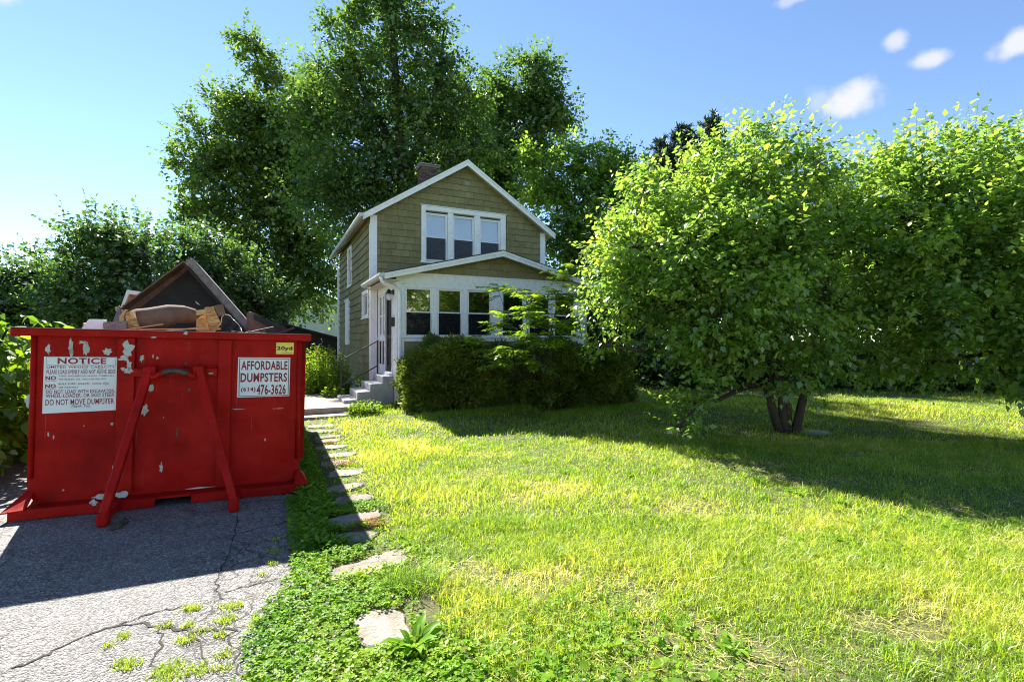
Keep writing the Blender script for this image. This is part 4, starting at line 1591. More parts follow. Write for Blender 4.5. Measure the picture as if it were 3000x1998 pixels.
# leaf outlines: (along, across, lift)
TM_OVATE = (np.array([(0, 0, 0), (.30, .34, .07), (.30, -.34, .07), (.45, 0, -.02), (1, 0, -.16), (.62, .27, .0), (.62, -.27, .0)], float),
            np.array([(0, 3, 1), (0, 2, 3), (1, 3, 5), (2, 6, 3), (3, 4, 5), (3, 6, 4)]))
TM_FOLD = (np.array([(0, 0, 0), (.36, .35, .06), (.36, -.35, .06), (.45, 0, -.03), (1, 0, -.15)], float), np.array([(0, 3, 1), (0, 2, 3), (1, 3, 4), (2, 4, 3)]))
TM_KITE = (np.array([(0, 0, 0), (.45, .36, .08), (1, 0, -.08), (.45, -.36, .08)], float), np.array([(0, 3, 2, 1)]))
TM_NARROW = (np.array([(0, 0, 0), (.45, .16, .03), (1, 0, -.12), (.45, -.16, .03)], float), np.array([(0, 3, 2, 1)]))
TM_NEEDLE = (np.array([(0, -.05, 0), (0, .05, 0), (1, .03, 0), (1, -.03, 0)], float), np.array([(0, 1, 2, 3)]))
TM_LOBED = (np.array([(0, 0, 0), (.15, .42, .03), (.52, .40, .02), (1, 0, -.12), (.52, -.40, .02), (.15, -.42, .03)], float),
            np.array([(0, 3, 2, 1), (0, 5, 4, 3)]))


def leaves(P, D, Nrm, S, tmpl, rnd):
    """copy the leaf outline to every position"""
    tv, tf = tmpl
    X = unit(D)
    Y = unit(np.cross(Nrm, X))
    Z = np.cross(X, Y)
    n, k = len(P), len(tv)
    V = P[:, None, :] + S[:, None, None] * (X[:, None, :] * tv[None, :, 0:1] + Y[:, None, :] * tv[None, :, 1:2] + Z[:, None, :] * tv[None, :, 2:3])
    Fc = (np.arange(n)[:, None, None] * k + tf[None]).reshape(-1, tf.shape[1])
    return V.reshape(-1, 3), Fc, np.repeat(rnd, k)


def rand_dir(n, r):
    return unit(r.normal(size=(n, 3)))


class Foliage:
    def __init__(s):
        s.V, s.F, s.r, s.n = [], [], [], 0

    def add(s, V, Fc, rnd):
        s.V.append(V); s.F.append(Fc + s.n); s.r.append(rnd); s.n += len(V)

    def build(s, name, mat, parent=None, smooth=False):
        return np_mesh(name, np.concatenate(s.V), np.concatenate(s.F), mat, parent, np.concatenate(s.r), smooth)


def twig_leaves(fol, P0, D, length, k, size, tmpl, r, droop=.35, spread=.9, rnd_base=None, flat=.75):
    """P0,D: twig starts and directions; k leaves along each"""
    n = len(P0)
    D = unit(D)
    side = unit(np.cross(D, np.array([0, 0, 1.0]) + .3 * r.normal(size=(n, 3))))
    for j in range(k):
        f = (j + .6) / k
        sg = 1 if j % 2 else -1
        pos = P0 + D * (length * f)[:, None] + np.array([0, 0, -1.0]) * (length * f * f * droop * .4)[:, None]
        last = (j == k - 1)
        ld = unit(D * (.9 if last else .45) + side * (0 if last else sg * spread) + np.array([0, 0, -droop]) + .35 * r.normal(size=(n, 3)))
        nr = unit(np.array([0, 0, flat]) + .55 * r.normal(size=(n, 3)))
        S = size * (.42 + 1.0 * r.uniform(0, 1, n) ** 1.2)
        base = r.uniform(0, 1, n) * .75 if rnd_base is None else np.clip(rnd_base + r.normal(0, .10, n), 0, 1)
        fol.add(*leaves(pos, ld, nr, S, tmpl, base))


def tubes_np(mb, p, q, r0, r1, sag, n=5, seg=4, rr=None):
    pts, rad = [], []
    for i in range(seg + 1):
        f = i / seg
        c = p + (q - p) * f
        c = c + np.array([0, 0, sag * 4 * f * (1 - f)])
        if rr is not None and 0 < i < seg:
            c = c + rr.normal(0, .03, 3) * np.linalg.norm(q - p)
        pts.append(c); rad.append(r0 + (r1 - r0) * f)
    mb.tube(pts, rad, n)


def make_tree(name, label, cat, base, stems, lobes, leafm, barkm, tmpl=TM_KITE, n_twigs=6000, k=5, size=.16, tw=.45, seed=1, sub_per=22, droop=.35,
              spread=.9, shoots=.06, flat=.75, group=None, sub_sig=.26, fill=.35, branch_sub=.5):
    r = np.random.default_rng(seed)
    root = empty(name, tuple(base))
    tag(root, label, cat, group)
    base = np.asarray(base, float)
    wood = MB()
    for pts, rad in stems:
        wood.tube([np.asarray(p) - base for p in pts], rad, 9)
    fol = Foliage()
    lobes = [np.asarray(l, float) for l in lobes]
    wts = np.array([(l[3] * l[4] + l[4] * l[5] + l[3] * l[5]) for l in lobes])
    wts = wts / wts.sum()
    sp = np.concatenate([np.asarray(s[0], float) for s in stems])
    for l, w_ in zip(lobes, wts):
        c, rad = l[:3], l[3:6]
        # limb from the stem to the lobe
        cand = sp[(sp[:, 2] < max(c[2] + .1, base[2] + 1.6)) & (sp[:, 2] > base[2] + .85)]
        cand = cand if len(cand) else sp
        hd = np.linalg.norm((cand - c)[:, :2], axis=1)
        st = cand[np.argmin(np.linalg.norm(cand - c, axis=1) + 2.5 * np.maximum(0, cand[:, 2] - (c[2] - .7 * hd)))]
        Lr = np.linalg.norm(c - st)
        r0 = max(.014, .028 * Lr ** .8)
        tubes_np(wood, st - base, c - base, r0, r0 * .45, .05 * Lr, 6, 5, r)
        ns = max(4, int(sub_per * (w_ * len(lobes)) ** .5))
        d = rand_dir(ns, r)
        fr = fill + (1.14 - fill) * r.uniform(0, 1, ns) ** .65
        sc = c + d * rad * fr[:, None]
        tone = r.uniform(.05, .85, ns)
        for i in range(ns):
            if r.uniform() < branch_sub:
                tubes_np(wood, c - base, sc[i] - base, r0 * .38, r0 * .10, .04 * np.linalg.norm(sc[i] - c), 4, 3, r)
        nt = max(6, int(n_twigs * w_))
        idx = r.integers(0, ns, nt)
        sg = sub_sig * rad.mean()
        fb = r.uniform(.35, 1.12, nt)[:, None]
        P0 = c + (sc[idx] - c) * fb + np.array([0, 0, .10]) * rad * (fb * (1.2 - fb)) + r.normal(0, 1, (nt, 3)) * sg * np.array([1, 1, .6]) * (.35 + .45 * fb)
        out = unit((sc[idx] - c) + .25 * (P0 - c))
        D = unit(out * .85 + np.array([0, 0, .22]) + .5 * r.normal(size=(nt, 3)))
        ln = tw * r.uniform(.6, 1.25, nt)
        twig_leaves(fol, P0 - base, D, ln, k, size, tmpl, r, droop, spread, tone[idx], flat)
        # long shoots that break the outline
        nsht = int(nt * shoots)
        if nsht:
            dd = rand_dir(nsht, r)
            dd[:, 2] = np.abs(dd[:, 2]) * 1.4 - .2
            dd = unit(dd)
            P0 = c + dd * rad * r.uniform(.85, 1.08, nsht)[:, None]
            D = unit(dd + np.array([0, 0, .55]) + .3 * r.normal(size=(nsht, 3)))
            ln = tw * r.uniform(1.1, 2.0, nsht)
            twig_leaves(fol, P0 - base, D, ln, k + 4, size * .95, tmpl, r, droop * .5, spread, r.uniform(.3, .9, nsht), flat)
            for i in range(nsht):
                if r.uniform() < .6:
                    wood.tube([P0[i] - base - D[i] * .1, P0[i] - base + D[i] * ln[i] * .85], [.004 * size / .16 + .001, .0015], 3)
    wood.build('trunk', barkm, root, smooth=True)
    fol.build('crown', leafm, root)
    return root


def lobe(px, py, depth, rx, ry, rd=None):
    c = at(px, py, depth)
    k = depth / F_PX
    rx, ry = rx * k, ry * k
    return (*c, rx, rd if rd is not None else (rx + ry) * .45, ry)


def ground_at(x, y):
    return np.array([x, y, float(gz(x, y)) - .05])


# ------------------------------------------------------------------ trees behind the house
d = 24
b = at(1180, 999, d); b[2] = -.1
stem = [([b, b + (0, 0, 4), at(1185, 560, d), at(1175, 420, d), at(1160, 250, d), at(1150, 90, d), at(1140, -40, d)], [.55, .45, .36, .28, .20, .12, .05]),
        ([at(1185, 520, d), at(1250, 360, d), at(1290, 200, d), at(1300, 90, d)], [.22, .16, .10, .04]),
        ([at(1180, 480, d), at(1080, 300, d), at(1030, 150, d), at(1010, 40, d)], [.22, .16, .10, .04])]
make_tree('maple_tree', 'very tall maple rising behind the house ridge, top cut by the sky', 'tree', b, stem,
          [lobe(1120, 40, d, 115, 105), lobe(1240, 80, d, 75, 95), lobe(1010, 60, d, 60, 80), lobe(1130, 210, d, 185, 100), lobe(1300, 210, d, 70, 70), lobe(990, 220, d, 75, 70),
           lobe(1050, 350, d, 170, 100), lobe(1270, 330, d, 150, 105), lobe(1180, 480, d, 250, 110), lobe(1000, 560, d, 160, 120), lobe(1150, 640, d + 1, 250, 120), lobe(1150, -60, d, 110, 70), lobe(930, 380, d + 1, 110, 120), lobe(1370, 440, d + .5, 120, 100), lobe(1340, 300, d + 1, 80, 80), lobe(900, 300, d + 1.5, 70, 80), lobe(1385, 285, d + 2, 60, 60)],
          LF_maple, M_bark, TM_KITE, 12000, 5, .19, .52, seed=11, sub_per=30, sub_sig=.22, fill=.3, shoots=.07)
d = 31
b = at(1500, 999, d); b[2] = -.1
stem = [([b, b + (0, 0, 5), at(1500, 620, d), at(1490, 480, d), at(1500, 380, d), at(1530, 300, d)], [.4, .33, .27, .2, .13, .06]), ([at(1490, 500, d), at(1420, 430, d), at(1400, 360, d)], [.18, .12, .04])]
make_tree('maple_tree', 'lower maple with ragged crown behind the gable at the mulberry side', 'tree', b, stem,
          [lobe(1400, 380, d, 120, 80), lobe(1440, 450, d - 1, 130, 90), lobe(1540, 270, d, 95, 90), lobe(1600, 330, d, 80, 70), lobe(1470, 310, d, 70, 75), lobe(1400, 560, d, 210, 120), lobe(1640, 350, d, 45, 40), lobe(1590, 200, d, 35, 50), lobe(1560, 430, d, 100, 90)],
          LF_maple, M_bark, TM_KITE, 6500, 5, .25, .66, seed=14, sub_per=28, sub_sig=.22, fill=.3, shoots=.08)
d = 32
b = at(830, 999, d); b[2] = -.1
stem = [([b, b + (0, 0, 3.0), at(840, 650, d), at(830, 480, d), at(800, 330, d), at(770, 220, d), at(740, 140, d)], [.42, .34, .28, .2, .14, .09, .04])]
make_tree('maple_tree', 'broad dark maple with spiky top left of the house', 'tree', b, stem,
          [lobe(705, 110, d, 24, 34), lobe(735, 160, d, 45, 42), lobe(775, 210, d, 50, 60), lobe(800, 330, d, 110, 85), lobe(900, 270, d, 75, 75), lobe(680, 330, d, 85, 70), lobe(600, 400, d, 70, 55), lobe(640, 500, d, 130, 85), lobe(560, 480, d, 55, 45), lobe(800, 480, d, 150, 110),
           lobe(920, 520, d, 110, 130), lobe(720, 620, d, 150, 100), lobe(880, 680, d, 150, 120), lobe(780, 760, d, 170, 110), lobe(930, 830, d, 90, 100), lobe(820, 880, d, 120, 70), lobe(600, 640, d, 70, 60), lobe(660, 850, d, 100, 90), lobe(545, 650, d, 38, 40), lobe(870, 400, d, 100, 110), lobe(720, 420, d, 120, 90)],
          LF_maple2, M_barkd, TM_KITE, 12500, 5, .25, .66, seed=12, sub_per=26, sub_sig=.25, fill=.3, shoots=.07)
# left background shrubs
d = 15.5
for i, (bx, lob, lab, sd_, lm) in enumerate((
        (330, [(290, 700, 90, 60), (390, 720, 90, 70), (250, 790, 100, 80), (380, 830, 120, 90), (300, 920, 140, 80), (420, 930, 110, 70), (230, 880, 90, 70)], 'tall leafy lilac shrub with sprays against the sky behind the dumpster', 21, LF_shrub),
        (90, [(60, 830, 80, 65), (130, 800, 60, 55), (20, 900, 90, 70), (140, 900, 100, 80), (60, 960, 120, 70), (-60, 880, 90, 90)], 'lower lilac shrub at the far edge behind the vine hedge', 22, LF_shrub),
        (560, [(520, 760, 80, 75), (600, 740, 65, 60), (580, 840, 110, 80), (690, 820, 90, 80), (520, 920, 120, 80), (660, 920, 120, 80), (760, 900, 90, 70)], 'broad leafy shrub behind the upturned sofa', 23, LF_shrub))):
    dd = d + (2.5 if i == 2 else i)
    bb = at(bx, 999, dd); bb[2] = -.05
    stem = [([bb, bb + (.1, 0, .9), at(bx + 20, 880, dd), at(bx - 10, 780, dd)], [.10, .09, .07, .03]), ([bb, bb + (-.3, .1, 1), at(bx - 60, 850, dd)], [.08, .07, .03]), ([bb, bb + (.4, -.1, 1), at(bx + 80, 850, dd)], [.08, .07, .03])]
    make_tree('shrub', lab, 'shrub', bb, stem, [lobe(x, y, dd, a, b_) for x, y, a, b_ in lob], lm, M_barkd, TM_KITE, 3600, 6, .135, .42, seed=sd_, sub_per=20, shoots=.10, sub_sig=.27)

# conifer and far trees
d = 34
b = at(1985, 999, d); b[2] = 0
r = np.random.default_rng(31)
con = empty('conifer_tree', tuple(b)); tag(con, 'dark blue-green conifer top showing over the mulberry', 'tree')
wood, fol = MB(), Foliage()
for (tx, ty) in ((2000, 360), (1935, 395), (2080, 330)):
    top = at(tx, ty + 12, d) - b
    wood.tube([(0, 0, 0), (0, 0, 1.5), (top[0] * .8, top[1], top[2] * .5), tuple(top)], [.3, .28, .16, .03], 6)
    n = 420
    f = r.uniform(0, 1, n) ** .7
    zz = top[2] - f * 7
    a = r.uniform(0, 2 * math.pi, n)
    L = (.45 + f * 2.6) * r.uniform(.35, 1.2, n)
    P0 = np.stack([top[0] + 0 * zz, top[1] + 0 * zz, zz], -1)
    D = unit(np.stack([np.cos(a), np.sin(a), r.uniform(-.1, .55, n)], -1))
    for j in range(7):
        pos = P0 + D * (L * (.35 + .65 * j / 6))[:, None]
        for q in range(3):
            ld = unit(D * .6 + .7 * r.normal(size=(n, 3)))
            fol.add(*leaves(pos, ld, rand_dir(n, r), np.full(n, .34) * r.uniform(.6, 1.2, n), (TM_NEEDLE[0] * np.array([1, 2.6, 1]), TM_NEEDLE[1]), r.uniform(0, 1, n)))
wood.build('trunk', M_barkd, con, smooth=True)
fol.build('crown', LF_conifer, con)

for i, (bx, dd, lob, lab, lm, nt, sz) in enumerate((
        (1680, 25, [(1690, 470, 45, 70), (1600, 560, 80, 90), (1720, 560, 90, 90), (1800, 500, 70, 80), (1850, 570, 80, 90), (1650, 690, 110, 100), (1780, 700, 130, 110), (1720, 830, 110, 100), (1850, 820, 110, 110), (1560, 470, 35, 40)], 'pale feathery tree just right of the house roof', LF_mid, 5600, .21),
        (1790, 23, [(1760, 900, 90, 100), (1830, 960, 110, 90), (1740, 1010, 90, 70), (1860, 860, 80, 80)], 'small dark tree tucked behind the porch corner', LF_maple2, 2200, .2),
        (2080, 21, [(2000, 800, 160, 120), (2150, 780, 160, 140), (2080, 950, 200, 120), (2250, 930, 150, 120), (1930, 950, 150, 120), (2000, 1060, 180, 80)], 'dense green tree filling the gap behind the mulberry stems', LF_maple2, 4200, .22),
        (2600, 20, [(2500, 700, 170, 140), (2700, 680, 170, 150), (2600, 880, 220, 130), (2800, 900, 200, 140), (2450, 950, 160, 120), (2900, 740, 150, 150)], 'dark tree beyond the far edge of the lawn', LF_maple2, 4600, .22),
        (3050, 19, [(3000, 640, 150, 170), (3150, 700, 150, 180), (3050, 880, 200, 150), (2950, 980, 150, 110), (3250, 900, 200, 180)], 'tree standing beyond the lawn past the second mulberry', LF_maple, 3600, .22))):
    bb = at(bx, 999, dd); bb[2] = 0
    ty = min(q[1] for q in lob)
    stem = [([bb, bb + (0, 0, 1.2), at(bx + 10, 999 - (999 - ty) * .4, dd), at(bx, 999 - (999 - ty) * .7, dd), at(bx + 10, ty, dd)], [.16, .14, .12, .08, .04])]
    make_tree('background_tree', lab, 'tree', bb, stem, [lobe(x, y, dd, a, b_) for x, y, a, b_ in lob], lm, M_barkd, TM_KITE, nt, 5, sz, .5, seed=41 + i, sub_per=22, shoots=.09, sub_sig=.26)

# undergrowth hedge along the far edge of the lawn
r = np.random.default_rng(51)
for i, (pa, pb, hh, lab) in enumerate((((4.2, 17.5), (9.2, 16.8), 1.6, 'dark undergrowth hedge behind the first mulberry'), ((9.2, 16.8), (14.5, 15.6), 1.7, 'dark undergrowth hedge under the far trees'), ((14.5, 15.6), (19, 14.2), 1.8, 'dark undergrowth hedge past the second mulberry'))):
    root = empty('hedge', (*pa, 0)); tag(root, lab, 'hedge')
    fol, wood = Foliage(), MB()
    n = 3200
    f = r.uniform(0, 1, n)
    x = pa[0] + (pb[0] - pa[0]) * f + r.normal(0, .25, n)
    y = pa[1] + (pb[1] - pa[1]) * f + r.normal(0, .55, n)
    top = hh * (.75 + .35 * np.sin(f * 17 + i) * np.sin(f * 7.3))
    z_ = r.uniform(.05, 1, n) ** .8 * top
    P0 = np.stack([x - pa[0], y - pa[1], z_], -1)
    D = unit(np.stack([r.normal(0, .6, n), r.normal(-.3, .6, n), r.uniform(-.2, 1, n)], -1))
    twig_leaves(fol, P0, D, np.full(n, .35), 5, .17, TM_KITE, r, .35, .9, r.uniform(0, .6, n))
    for q in range(24):
        g_ = r.uniform()
        p = np.array([(pb[0] - pa[0]) * g_, (pb[1] - pa[1]) * g_ + r.normal(0, .3), 0])
        wood.tube([p, p + (r.normal(0, .1), r.normal(0, .1), .8), p + (r.normal(0, .3), r.normal(0, .3), 1.5)], [.03, .022, .01], 4)
    wood.build('stems', M_barkd, root)
    fol.build('foliage', LF_maple2, root)

# ------------------------------------------------------------------ mulberries on the lawn
b = ground_at(4.97, 8.95)
def B_(dx, dy, z_):
    return np.array([b[0] + dx, b[1] + dy, z_])
stem = [([B_(-.10, 0, -.05), B_(-.24, 0, .35), B_(-.36, .05, .9), B_(-.60, .1, 1.8), B_(-.95, .2, 2.8), B_(-1.2, .2, 3.8)], [.085, .075, .068, .058, .045, .02]),
        ([B_(-.03, -.04, -.05), B_(-.10, -.03, .4), B_(-.12, 0, 1.0), B_(-.22, .1, 2.1), B_(-.4, .2, 3.4), B_(-.5, .3, 4.6)], [.075, .068, .06, .052, .04, .02]),
        ([B_(.04, .05, -.05), B_(.03, .05, .4), B_(.08, .1, 1.0), B_(.1, .2, 2.1), B_(.1, .3, 3.4), B_(.1, .3, 4.6)], [.085, .075, .068, .055, .045, .02]),
        ([B_(.12, -.03, -.05), B_(.22, -.03, .4), B_(.34, -.05, 1.0), B_(.55, 0, 2.0), B_(.85, .1, 3.2), B_(1.0, .1, 4.2)], [.08, .072, .065, .055, .045, .02]),
        ([B_(.05, .12, -.05), B_(.08, .22, .5), B_(.12, .5, 1.2), B_(.3, 1.0, 2.4), B_(.5, 1.4, 3.4)], [.07, .06, .055, .045, .02])]
d = 8.9
make_tree('mulberry_tree', 'many-stemmed mulberry with bright leaves standing on the lawn', 'tree', b, stem,
          [lobe(2210, 498, d + 0.0, 118, 91, 1.01), lobe(2080, 532, d + 0.2, 108, 86, 0.94), lobe(2330, 557, d + 0.0, 91, 86, 0.86), lobe(1965, 632, d + 0.0, 118, 86, 0.99), lobe(2130, 632, d - 0.5, 151, 97, 1.20), lobe(2300, 666, d - 0.3, 124, 97, 1.07), lobe(1860, 728, d - 0.2, 91, 81, 0.83), lobe(1990, 749, d - 0.5, 140, 97, 1.14), lobe(2180, 774, d - 0.8, 162, 108, 1.30), lobe(2350, 783, d - 0.2, 113, 108, 1.07), lobe(1840, 835, d + 0.0, 86, 64, 0.73), lobe(1930, 890, d - 0.2, 124, 81, 0.99), lobe(2110, 920, d - 0.7, 151, 81, 1.12), lobe(2310, 930, d - 0.6, 124, 81, 0.99), lobe(2180, 749, d + 1.2, 216, 162, 1.82), lobe(2000, 1000, d - 0.5, 100, 46, 0.75), lobe(2075, 1110, d - 0.8, 60, 26, 0.4), lobe(2190, 1030, d - 0.7, 91, 45, 0.66), lobe(2380, 1040, d - 0.5, 59, 54, 0.55), lobe(2030, 1185, d - 0.9, 59, 30, 0.43), lobe(1990, 1250, d - 1.0, 34, 21, 0.30), lobe(2210, 423, d + 0.0, 30, 48, 0.38), lobe(2270, 1060, d - .7, 75, 38, .4), lobe(2400, 1100, d - .6, 50, 45, .35), lobe(2330, 1110, d - 1.0, 40, 40, .3), lobe(1800, 774, d - .1, 80, 60, .6), lobe(1795, 900, d, 75, 50, .55), lobe(1890, 565, d + .2, 60, 55, .5), lobe(2430, 666, d + .7, 80, 110, .8), lobe(2440, 880, d + .6, 70, 90, .7), lobe(1760, 1010, d + .2, 45, 28, .3)],
          LF_mul, M_bark, TM_FOLD, 9000, 5, .100, .36, flat=1.15, seed=61, sub_per=15, droop=.5, shoots=.16, sub_sig=.22, fill=.35, branch_sub=.7)
b = ground_at(9.9, 8.6)
stem = [([b, B_(-.3, 0, .5), B_(-.8, .1, 1.4), B_(-1.4, .2, 2.4), B_(-2.0, .2, 3.6), B_(-2.2, .2, 4.6)], [.13, .11, .10, .08, .05, .02]),
        ([b, B_(.1, .05, .6), B_(.1, .1, 1.6), B_(-.3, .2, 3.0), B_(-.6, .3, 4.5)], [.14, .12, .10, .07, .02]),
        ([b, B_(.4, 0, .7), B_(.9, 0, 1.8), B_(1.4, .1, 3.4)], [.12, .10, .08, .03])]
d = 9.0
make_tree('mulberry_tree', 'second mulberry with low drooping branches at the lawn side', 'tree', b, stem,
          [lobe(2630, 532, d + 0.0, 118, 91, 1.01), lobe(2790, 500, d + 0.0, 97, 81, 0.86), lobe(2520, 595, d + 0.3, 86, 86, 0.83), lobe(2930, 532, d - 0.2, 97, 91, 0.91), lobe(2660, 642, d - 0.3, 151, 102, 1.22), lobe(2850, 650, d - 0.4, 140, 108, 1.20), lobe(2560, 752, d + 0.0, 118, 108, 1.09), lobe(2750, 792, d - 0.6, 162, 102, 1.27), lobe(2950, 784, d - 0.8, 129, 129, 1.25), lobe(2620, 920, d - 0.3, 140, 86, 1.09), lobe(2820, 960, d - 0.7, 151, 81, 1.12), lobe(3000, 980, d - 1.0, 118, 91, 1.01), lobe(2560, 1030, d + 0.0, 75, 48, 0.60), lobe(2930, 1085, d - 1.0, 102, 45, 0.71), lobe(2720, 1060, d - 0.5, 97, 45, 0.69), lobe(3090, 500, d - 0.5, 129, 118, 1.20), lobe(3100, 721, d - 0.8, 162, 216, 1.82), lobe(3120, 1000, d - 0.8, 162, 162, 1.56), lobe(3060, 1130, d - 1.2, 86, 38, 0.60), lobe(2750, 737, d + 1.2, 237, 183, 2.03), lobe(2820, 437, d + 0.0, 30, 45, 0.36), lobe(2960, 465, d - 0.2, 27, 43, 0.34), lobe(2640, 461, d + 0.0, 27, 37, 0.31)],
          LF_mul, M_bark, TM_FOLD, 9000, 5, .106, .38, flat=1.15, seed=62, sub_per=15, droop=.5, shoots=.16, sub_sig=.22, fill=.35, branch_sub=.7)

# flat stone by the mulberry foot
m = MB()
px_, py_ = 5.45, 8.9
m.prism([(px_ + .28 * math.cos(a) * (1 + .2 * math.sin(3 * a)), py_ + .16 * math.sin(a), float(gz(px_, py_)) - .02) for a in np.linspace(0, 2 * math.pi, 10)[:-1]], (0, 0, .055))
tag(m.build('garden_stone', M_found, None, bevel=.02), 'flat stone lying at the mulberry foot', 'stone')

# ------------------------------------------------------------------ vines at the left edge
r = np.random.default_rng(71)
root = empty('vine_hedge', (-6.6, 6.4, 0)); tag(root, 'tall leafy vine hedge beside the dumpster', 'hedge')
fol, wood = Foliage(), MB()
n = 2600
f = r.uniform(0, 1, n)
x = -5.75 - 3.0 * f - np.abs(r.normal(0, .45, n)); y = 5.2 + 6.5 * f + r.normal(0, .3, n)
hh = 2.0 - .95 * sstep(.05, .45, f) + .12 * np.sin(f * 20)
z_ = r.uniform(0.03, 1, n) ** .75 * hh
P0 = np.stack([x + 6.6, y - 6.4, z_], -1)
D = unit(np.stack([r.uniform(-.2, .9, n), r.uniform(-1, .1, n), r.uniform(-.4, .5, n)], -1))
twig_leaves(fol, P0, D, np.full(n, .3), 4, .15, TM_OVATE, r, .6, .9, None)
for q in range(30):
    f = r.uniform()
    p = np.array([-6.1 - 3 * f + 6.6, 5.2 + 6.5 * f - 6.4, 0])
    wood.tube([p, p + r.normal(0, .15, 3) * (1, 1, 0) + (0, 0, .9), p + r.normal(0, .3, 3) * (1, 1, 0) + (0, 0, 1.8)], [.03, .02, .012], 5)
wood.build('stems', M_barkd, root)
fol.build('foliage', LF_vine, root)

# ------------------------------------------------------------------ clipped yews in front of the porch
def hp(s, t, z_):
    return np.array([HP[0] + s * CA - t * SA, HP[1] + s * SA + t * CA, z_])


def yew(label, s0, s1, t0_, t1_, h, n, seed, matl):
    r = np.random.default_rng(seed)
    o = hp((s0 + s1) / 2, (t0_ + t1_) / 2, 0)
    root = empty('yew_shrub', tuple(o)); tag(root, label, 'shrub')
    fol, wood = Foliage(), MB()
    for q in range(16):
        p = hp(r.uniform(s0 + .4, s1 - .4), r.uniform(t0_ + .4, t1_ - .3), 0) - o
        e = hp(r.uniform(s0 + .15, s1 - .15), r.uniform(t0_ + .15, t1_ - .1), h * r.uniform(.5, .9)) - o
        wood.tube([p, (p + e) / 2 + r.normal(0, .06, 3), e], [.035, .022, .008], 5)
    # rounded box with lumps: sample its skin and a depth below
    u = r.uniform(-1, 1, (n, 3))
    ax = r.integers(0, 3, n)
    sgn = np.where(r.uniform(size=n) < .5, -1.0, 1.0)
    sgn = np.where(ax == 2, 1.0, sgn)
    u[np.arange(n), ax] = sgn
    u4 = u / (np.sum(np.abs(u) ** 4, axis=1, keepdims=True) ** (1 / 4)) * np.array([1, 1, 1.04])
    dep = 1 - r.uniform(0, 1, n) ** 2 * .35
    lump = .95 + .13 * np.sin(u4[:, 0] * 9 + seed) * np.sin(u4[:, 2] * 5 + u4[:, 1] * 4) + .08 * np.sin(u4[:, 0] * 4.3 + 1 + u4[:, 1] * 7) + .07 * np.sin(u4[:, 0] * 15 + 3 * u4[:, 1]) * np.sin(u4[:, 2] * 9 + u4[:, 1] * 11)
    sc = dep * lump * np.where(r.uniform(size=n) < .05, 1.07, 1)
    S_ = (s0 + s1) / 2 + u4[:, 0] * (s1 - s0) / 2 * sc
    T_ = (t0_ + t1_) / 2 + u4[:, 1] * (t1_ - t0_) / 2 * sc
    Z_ = (h * .5 + u4[:, 2] * h * .5 * sc) * (1 + .06 * np.sin(S_ * 2.3 + seed) + .06 * np.sin(S_ * 5.1 + T_ * 3) - .10 * np.abs(u4[:, 0]) ** 4)
    Z_ = np.maximum(Z_, .04 + r.uniform(0, .2, n))
    X, Y = HP[0] + S_ * CA - T_ * SA, HP[1] + S_ * SA + T_ * CA
    P0 = np.stack([X, Y, Z_], -1) - o
    nrm = unit(np.stack([u4[:, 0] * CA - u4[:, 1] * SA, u4[:, 0] * SA + u4[:, 1] * CA, u4[:, 2] + .35], -1))
    D = unit(nrm + .55 * r.normal(size=(n, 3)))
    tone = .5 + .35 * np.sin(S_ * 3.1 + seed) * np.sin(Z_ * 4.7 + T_ * 3)
    for j in range(3):
        ld = unit(D + .75 * r.normal(size=(n, 3)))
        fol.add(*leaves(P0 + D * (.03 * j), ld, rand_dir(n, r), (.10 * r.uniform(.5, 1.25, n)), (TM_NEEDLE[0] * np.array([1, 3.2, 1]), TM_NEEDLE[1]), np.clip(tone + r.normal(0, .2, n), 0, 1)))
    wood.build('stems', M_barkd, root)
    fol.build('foliage', matl, root)


yew('mossy green clipped yew at the porch corner by the steps', -.02, 2.95, -1.70, -.16, 1.50, 20000, 81, LF_yew)
yew('dark spreading yew under the porch windows', 2.55, 5.35, -2.75, -.20, 1.45, 20000, 82, LF_yew)

# tree of heaven sapling growing out of the yews
r = np.random.default_rng(91)
o = np.array([.50, 10.95, 0.0])
root = empty('sapling', tuple(o)); tag(root, 'tree-of-heaven sapling with feathered leaves in front of the porch windows', 'sapling')
fol, wood = Foliage(), MB()
def compound(p, dr, L, pairs, r, size):
    dr = unit(dr)
    side = unit(np.cross(dr, np.array([0, 0, 1.0])))
    up_ = np.cross(side, dr)
    P_, D_, N_ = [], [], []
    prev = p
    tone = r.uniform(.2, .9)
    for j in range(pairs):
        f = (j + 1.5) / (pairs + 1)
        c = p + dr * L * f + np.array([0, 0, -1.0]) * L * .38 * f * f
        for sg in (-1, 1):
            P_.append(c); D_.append(side * sg + dr * .45 + np.array([0, 0, -.25]) + .12 * r.normal(size=3)); N_.append(up_ + .25 * r.normal(size=3))
        wood.tube([prev, c], .004, 3)
        prev = c
    P_.append(prev); D_.append(dr + np.array([0, 0, -.6])); N_.append(up_)
    n = len(P_)
    fol.add(*leaves(np.array(P_), np.array(D_), unit(np.array(N_)), size * r.uniform(.75, 1.1, n), (TM_NARROW[0] * np.array([1, 1.15, 1]), TM_NARROW[1]), np.clip(tone + r.normal(0, .1, n), 0, 1)))
tips = [(1460, 850, 11.3), (1485, 930, 10.6), (1520, 860, 10.9), (1560, 930, 10.2), (1530, 985, 10.0), (1600, 940, 10.1), (1640, 860, 10.4), (1655, 810, 10.6), (1600, 880, 10.3), (1690, 870, 10.5), (1450, 960, 10.9), (1690, 950, 10.4), (1580, 1000, 10.0), (1500, 1020, 10.2), (1630, 1000, 10.1), (1380, 1000, 11.0), (1420, 1040, 10.9), (1540, 900, 10.4), (1640, 960, 10.1), (1560, 1060, 10.1), (1470, 1070, 10.2)]
